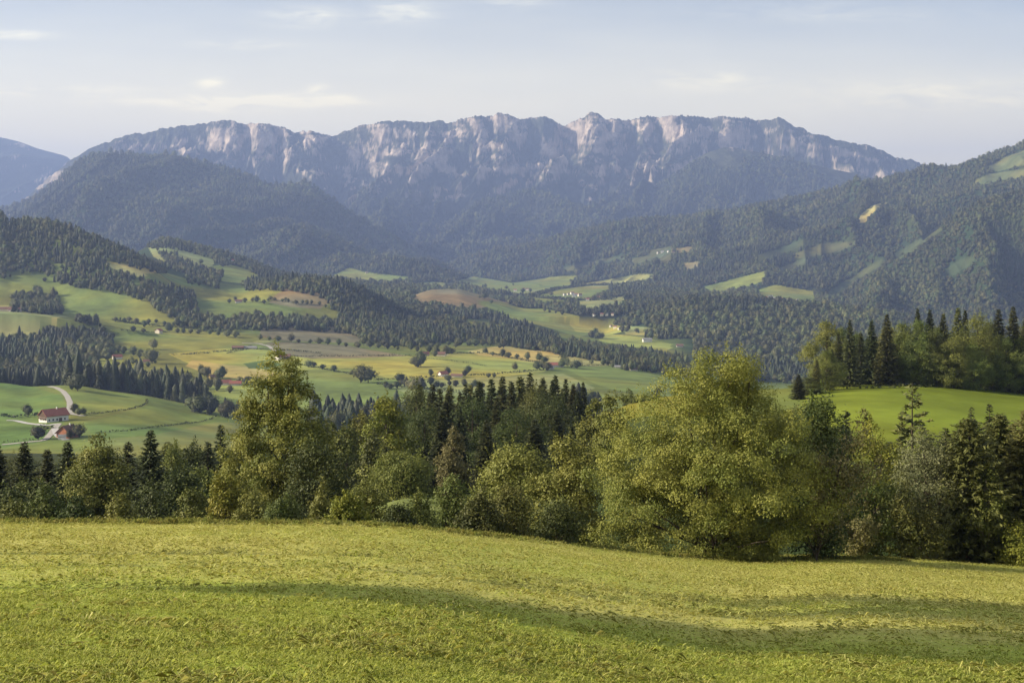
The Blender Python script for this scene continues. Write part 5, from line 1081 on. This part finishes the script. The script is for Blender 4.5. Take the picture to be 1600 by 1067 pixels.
HS = [(183, 561, 14, 9, 4.5, 3.2, 35, REDR, 'red-roofed farm in front of the spruce wood', 1500, 2400, WHITE), (229, 567, 10, 7, 3, 2.5, 10, BRR, 'low barn right of the farm by the spruce wood', 1500, 2400, CREAM),
 (248, 521, 9, 12, 6, 3.5, 60, REDR, 'pink house at the left end of a tree row', 1800, 2800, CREAM), (331, 594, 8, 7, 5, 2.8, 50, BRR, 'yellow house among trees on the yellow fields', 1430, 2000, YELW),
 (353, 601, 13, 9, 3.6, 3.4, 25, REDR, 'red-roofed white house right of the yellow house', 1430, 2000, WHITE), (368, 602, 15, 8, 3.2, 3.0, 5, REDR, 'long red-roofed house at the right of the pair', 1430, 2000, WHITE),
 (373, 473, 16, 11, 4, 3.5, 15, BRR, 'hill farm with a brown roof below the round knoll', 2200, 3200, WHITE), (436, 562, 11, 10, 5.5, 3.6, 55, REDR, 'white house with a red roof beside the white road', 1500, 2500, WHITE), (447, 560, 14, 9, 4, 3.4, 0, BRR, 'brown barn beside the white road', 1500, 2500, WOODM),
 (372, 545, 20, 8, 3, 2.6, 0, BRR, 'dark barn on the field line left of the white road', 1500, 2600, WOODM), (391, 545, 22, 8, 2.6, 2.2, 0, GREYR, 'long pale shed left of the white road', 1500, 2600, CREAM),
 (664, 556, 12, 9, 4, 3.2, 30, REDR, 'left one of the two middle farms, bright red roof', 1700, 2500, CREAM), (689, 556, 15, 9, 4, 3.2, -10, BRR, 'right one of the two middle farms, brown roof', 1700, 2500, CREAM),
 (692, 588, 12, 9, 4.5, 3.4, 40, REDR, 'white farm with a red roof on the plain', 1400, 2300, WHITE), (714, 589, 16, 6, 2.8, 1.8, -12, BRR, 'long low white shed right of the plain farm', 1400, 2300, WHITE),
 (868, 573, 25, 10, 3.8, 3.4, 8, REDR, 'long red-roofed farm under the dark strip of bushes', 1400, 2500, WHITE), (860, 577, 10, 7, 3, 2.4, 8, GREYR, 'small white outbuilding before the long red-roofed farm', 1400, 2500, WHITE),
 (972, 575, 24, 7, 2.6, 1.8, -8, GREYR, 'long white shed at the foot of the round tree belt', 1500, 2500, WHITE), (990, 579, 12, 8, 3, 2.4, 10, BRR, 'brown-roofed shed right of the long white one', 1500, 2500, CREAM),
 (8, 486, 26, 12, 4.5, 3.8, 5, BRR, 'left brown-roofed farm on the high left field', 1900, 2800, CREAM), (24, 487, 22, 11, 4, 3.6, -5, BRR, 'right brown-roofed farm on the high left field', 1900, 2800, WHITE),
 (610, 482, 12, 9, 4, 3, 20, BRR, 'brown house at the left of the hamlet above the plain wood', 2600, 4200, CREAM), (624, 484, 20, 9, 4, 3, -8, BRR, 'long brown roof in the hamlet above the plain wood', 2600, 4200, CREAM), (645, 487, 26, 10, 4, 3.2, -5, REDR, 'long red roof in the hamlet above the plain wood', 2600, 4200, WHITE), (666, 489, 8, 7, 4, 2.6, 0, GREYR, 'yellow house at the right of the hamlet above the plain wood', 2600, 4200, YELW),
 (571, 667, 9, 8, 4.5, 3, 40, REDR, 'white house with a red roof peeping out of the wood in the hollow', 500, 1250, WHITE),
 (1011, 534, 22, 12, 6, 3.5, 10, GREYR, 'white hall on the flat field by the river', 2500, 3900, WHITE), (1062, 542, 16, 8, 4, 3, 0, BRR, 'pale sheds at the end of the river field', 2500, 3900, CREAM)]
for a in HS: house(*a)
vill = [('in the village under the right mountain', 'village houses under the right mountain', P('1190,468 1197,467 1204,466 1209,468 1214,470 1221,469 1227,472 1233,471 1240,473 1247,472 1252,475 1258,474'), 3800, 5600),
        ('in the hamlet on the far river bend', 'houses on the far river bend', P('882,462 888,461 894,460 900,462 906,463 897,464'), 4000, 7000),
        ('among the trees in the far valley', 'houses scattered in the far valley', P('818,453 824,454 905,486 898,488 918,470 926,469 935,467 1077,444 1112,443 1118,442 805,455 573,427'), 3300, 8200),
        ('on the clearing high on the wooded slope', 'houses on the high clearing', P('1028,396 1035,395 1044,394 1052,396'), 4600, 8400),
        ('beside the white yard by the river', 'houses by the river yard', P('928,508 940,508 948,510 955,511 961,513 968,515 957,507'), 2600, 4500),
        ('below the high pasture on the hillside', 'houses below the high pasture', P('349,408 355,409 362,410'), 3200, 5000)]
proto = {}
for i, (rm, wm) in enumerate([(REDR, WHITE), (BRR, CREAM), (GREYR, WHITE), (REDR, CREAM)]):
    l, w_, wh, rh = 8, 5.5, 6, 4; q = box_q(-l, l, -w_, w_, -6, wh)
    r = [[(-l-.8, -w_-.8, wh-.5), (l+.8, -w_-.8, wh-.5), (l+.8, 0, wh+rh), (-l-.8, 0, wh+rh)], [(l+.8, w_+.8, wh-.5), (-l-.8, w_+.8, wh-.5), (-l-.8, 0, wh+rh), (l+.8, 0, wh+rh)]]
    g_ = [[(-l, w_, wh), (-l, -w_, wh), (-l, 0, wh+rh-.2)], [(l, -w_, wh), (l, w_, wh), (l, 0, wh+rh-.2)]]
    me = quad_mesh('village_house', q+g_+r, wm); me.materials.append(rm); me.polygons.foreach_set('material_index', [0]*8+[1]*2); proto[i] = me
for where, grp, pts, d0, d1 in vill:
    pts = sorted(pts)
    for i, (px, row) in enumerate(pts):
        p = hit(px, row, d0, d1); k = (i*3+int(px)) % 4; o = link('village_house', proto[k], None, (p[0], p[1], p[2]+1.5)); o.rotation_euler = (0, 0, random.uniform(-.9, .9)); s = random.uniform(.55, .85)*(.6 if 'yard' in where else 1); o.scale = (s, s, s)
        tag(o, f"{ORD[i]} house from the left {where}", 'house', grp)
# ------------------------------------------------------------------ the air
def haze_box():
    x0, x1, y0, y1, z0, z1 = -26000, 34000, -400, 30500, -420, 1900
    v = [(x0,y0,z0),(x1,y0,z0),(x1,y1,z0),(x0,y1,z0),(x0,y0,z1),(x1,y0,z1),(x1,y1,z1),(x0,y1,z1)]
    f = [(0,3,2,1),(4,5,6,7),(0,1,5,4),(1,2,6,5),(2,3,7,6),(3,0,4,7)]
    me = bpy.data.meshes.new('haze'); me.from_pydata(v, [], f); o = link('haze', me)
    m, t, out = mat('haze'); p = N(t, 'ShaderNodeVolumePrincipled'); p.inputs['Color'].default_value = HAZE_COL
    p.inputs['Density'].default_value = HAZE_D; p.inputs['Anisotropy'].default_value = .1
    L(t, p.outputs[0], out.inputs['Volume']); me.materials.append(m)
    return tag(o, 'thin blue summer haze filling the whole valley', 'haze', kind='stuff')
HAZE_D = 6.4e-5; HAZE_COL = (.41, .55, 1.0, 1)
haze_box()
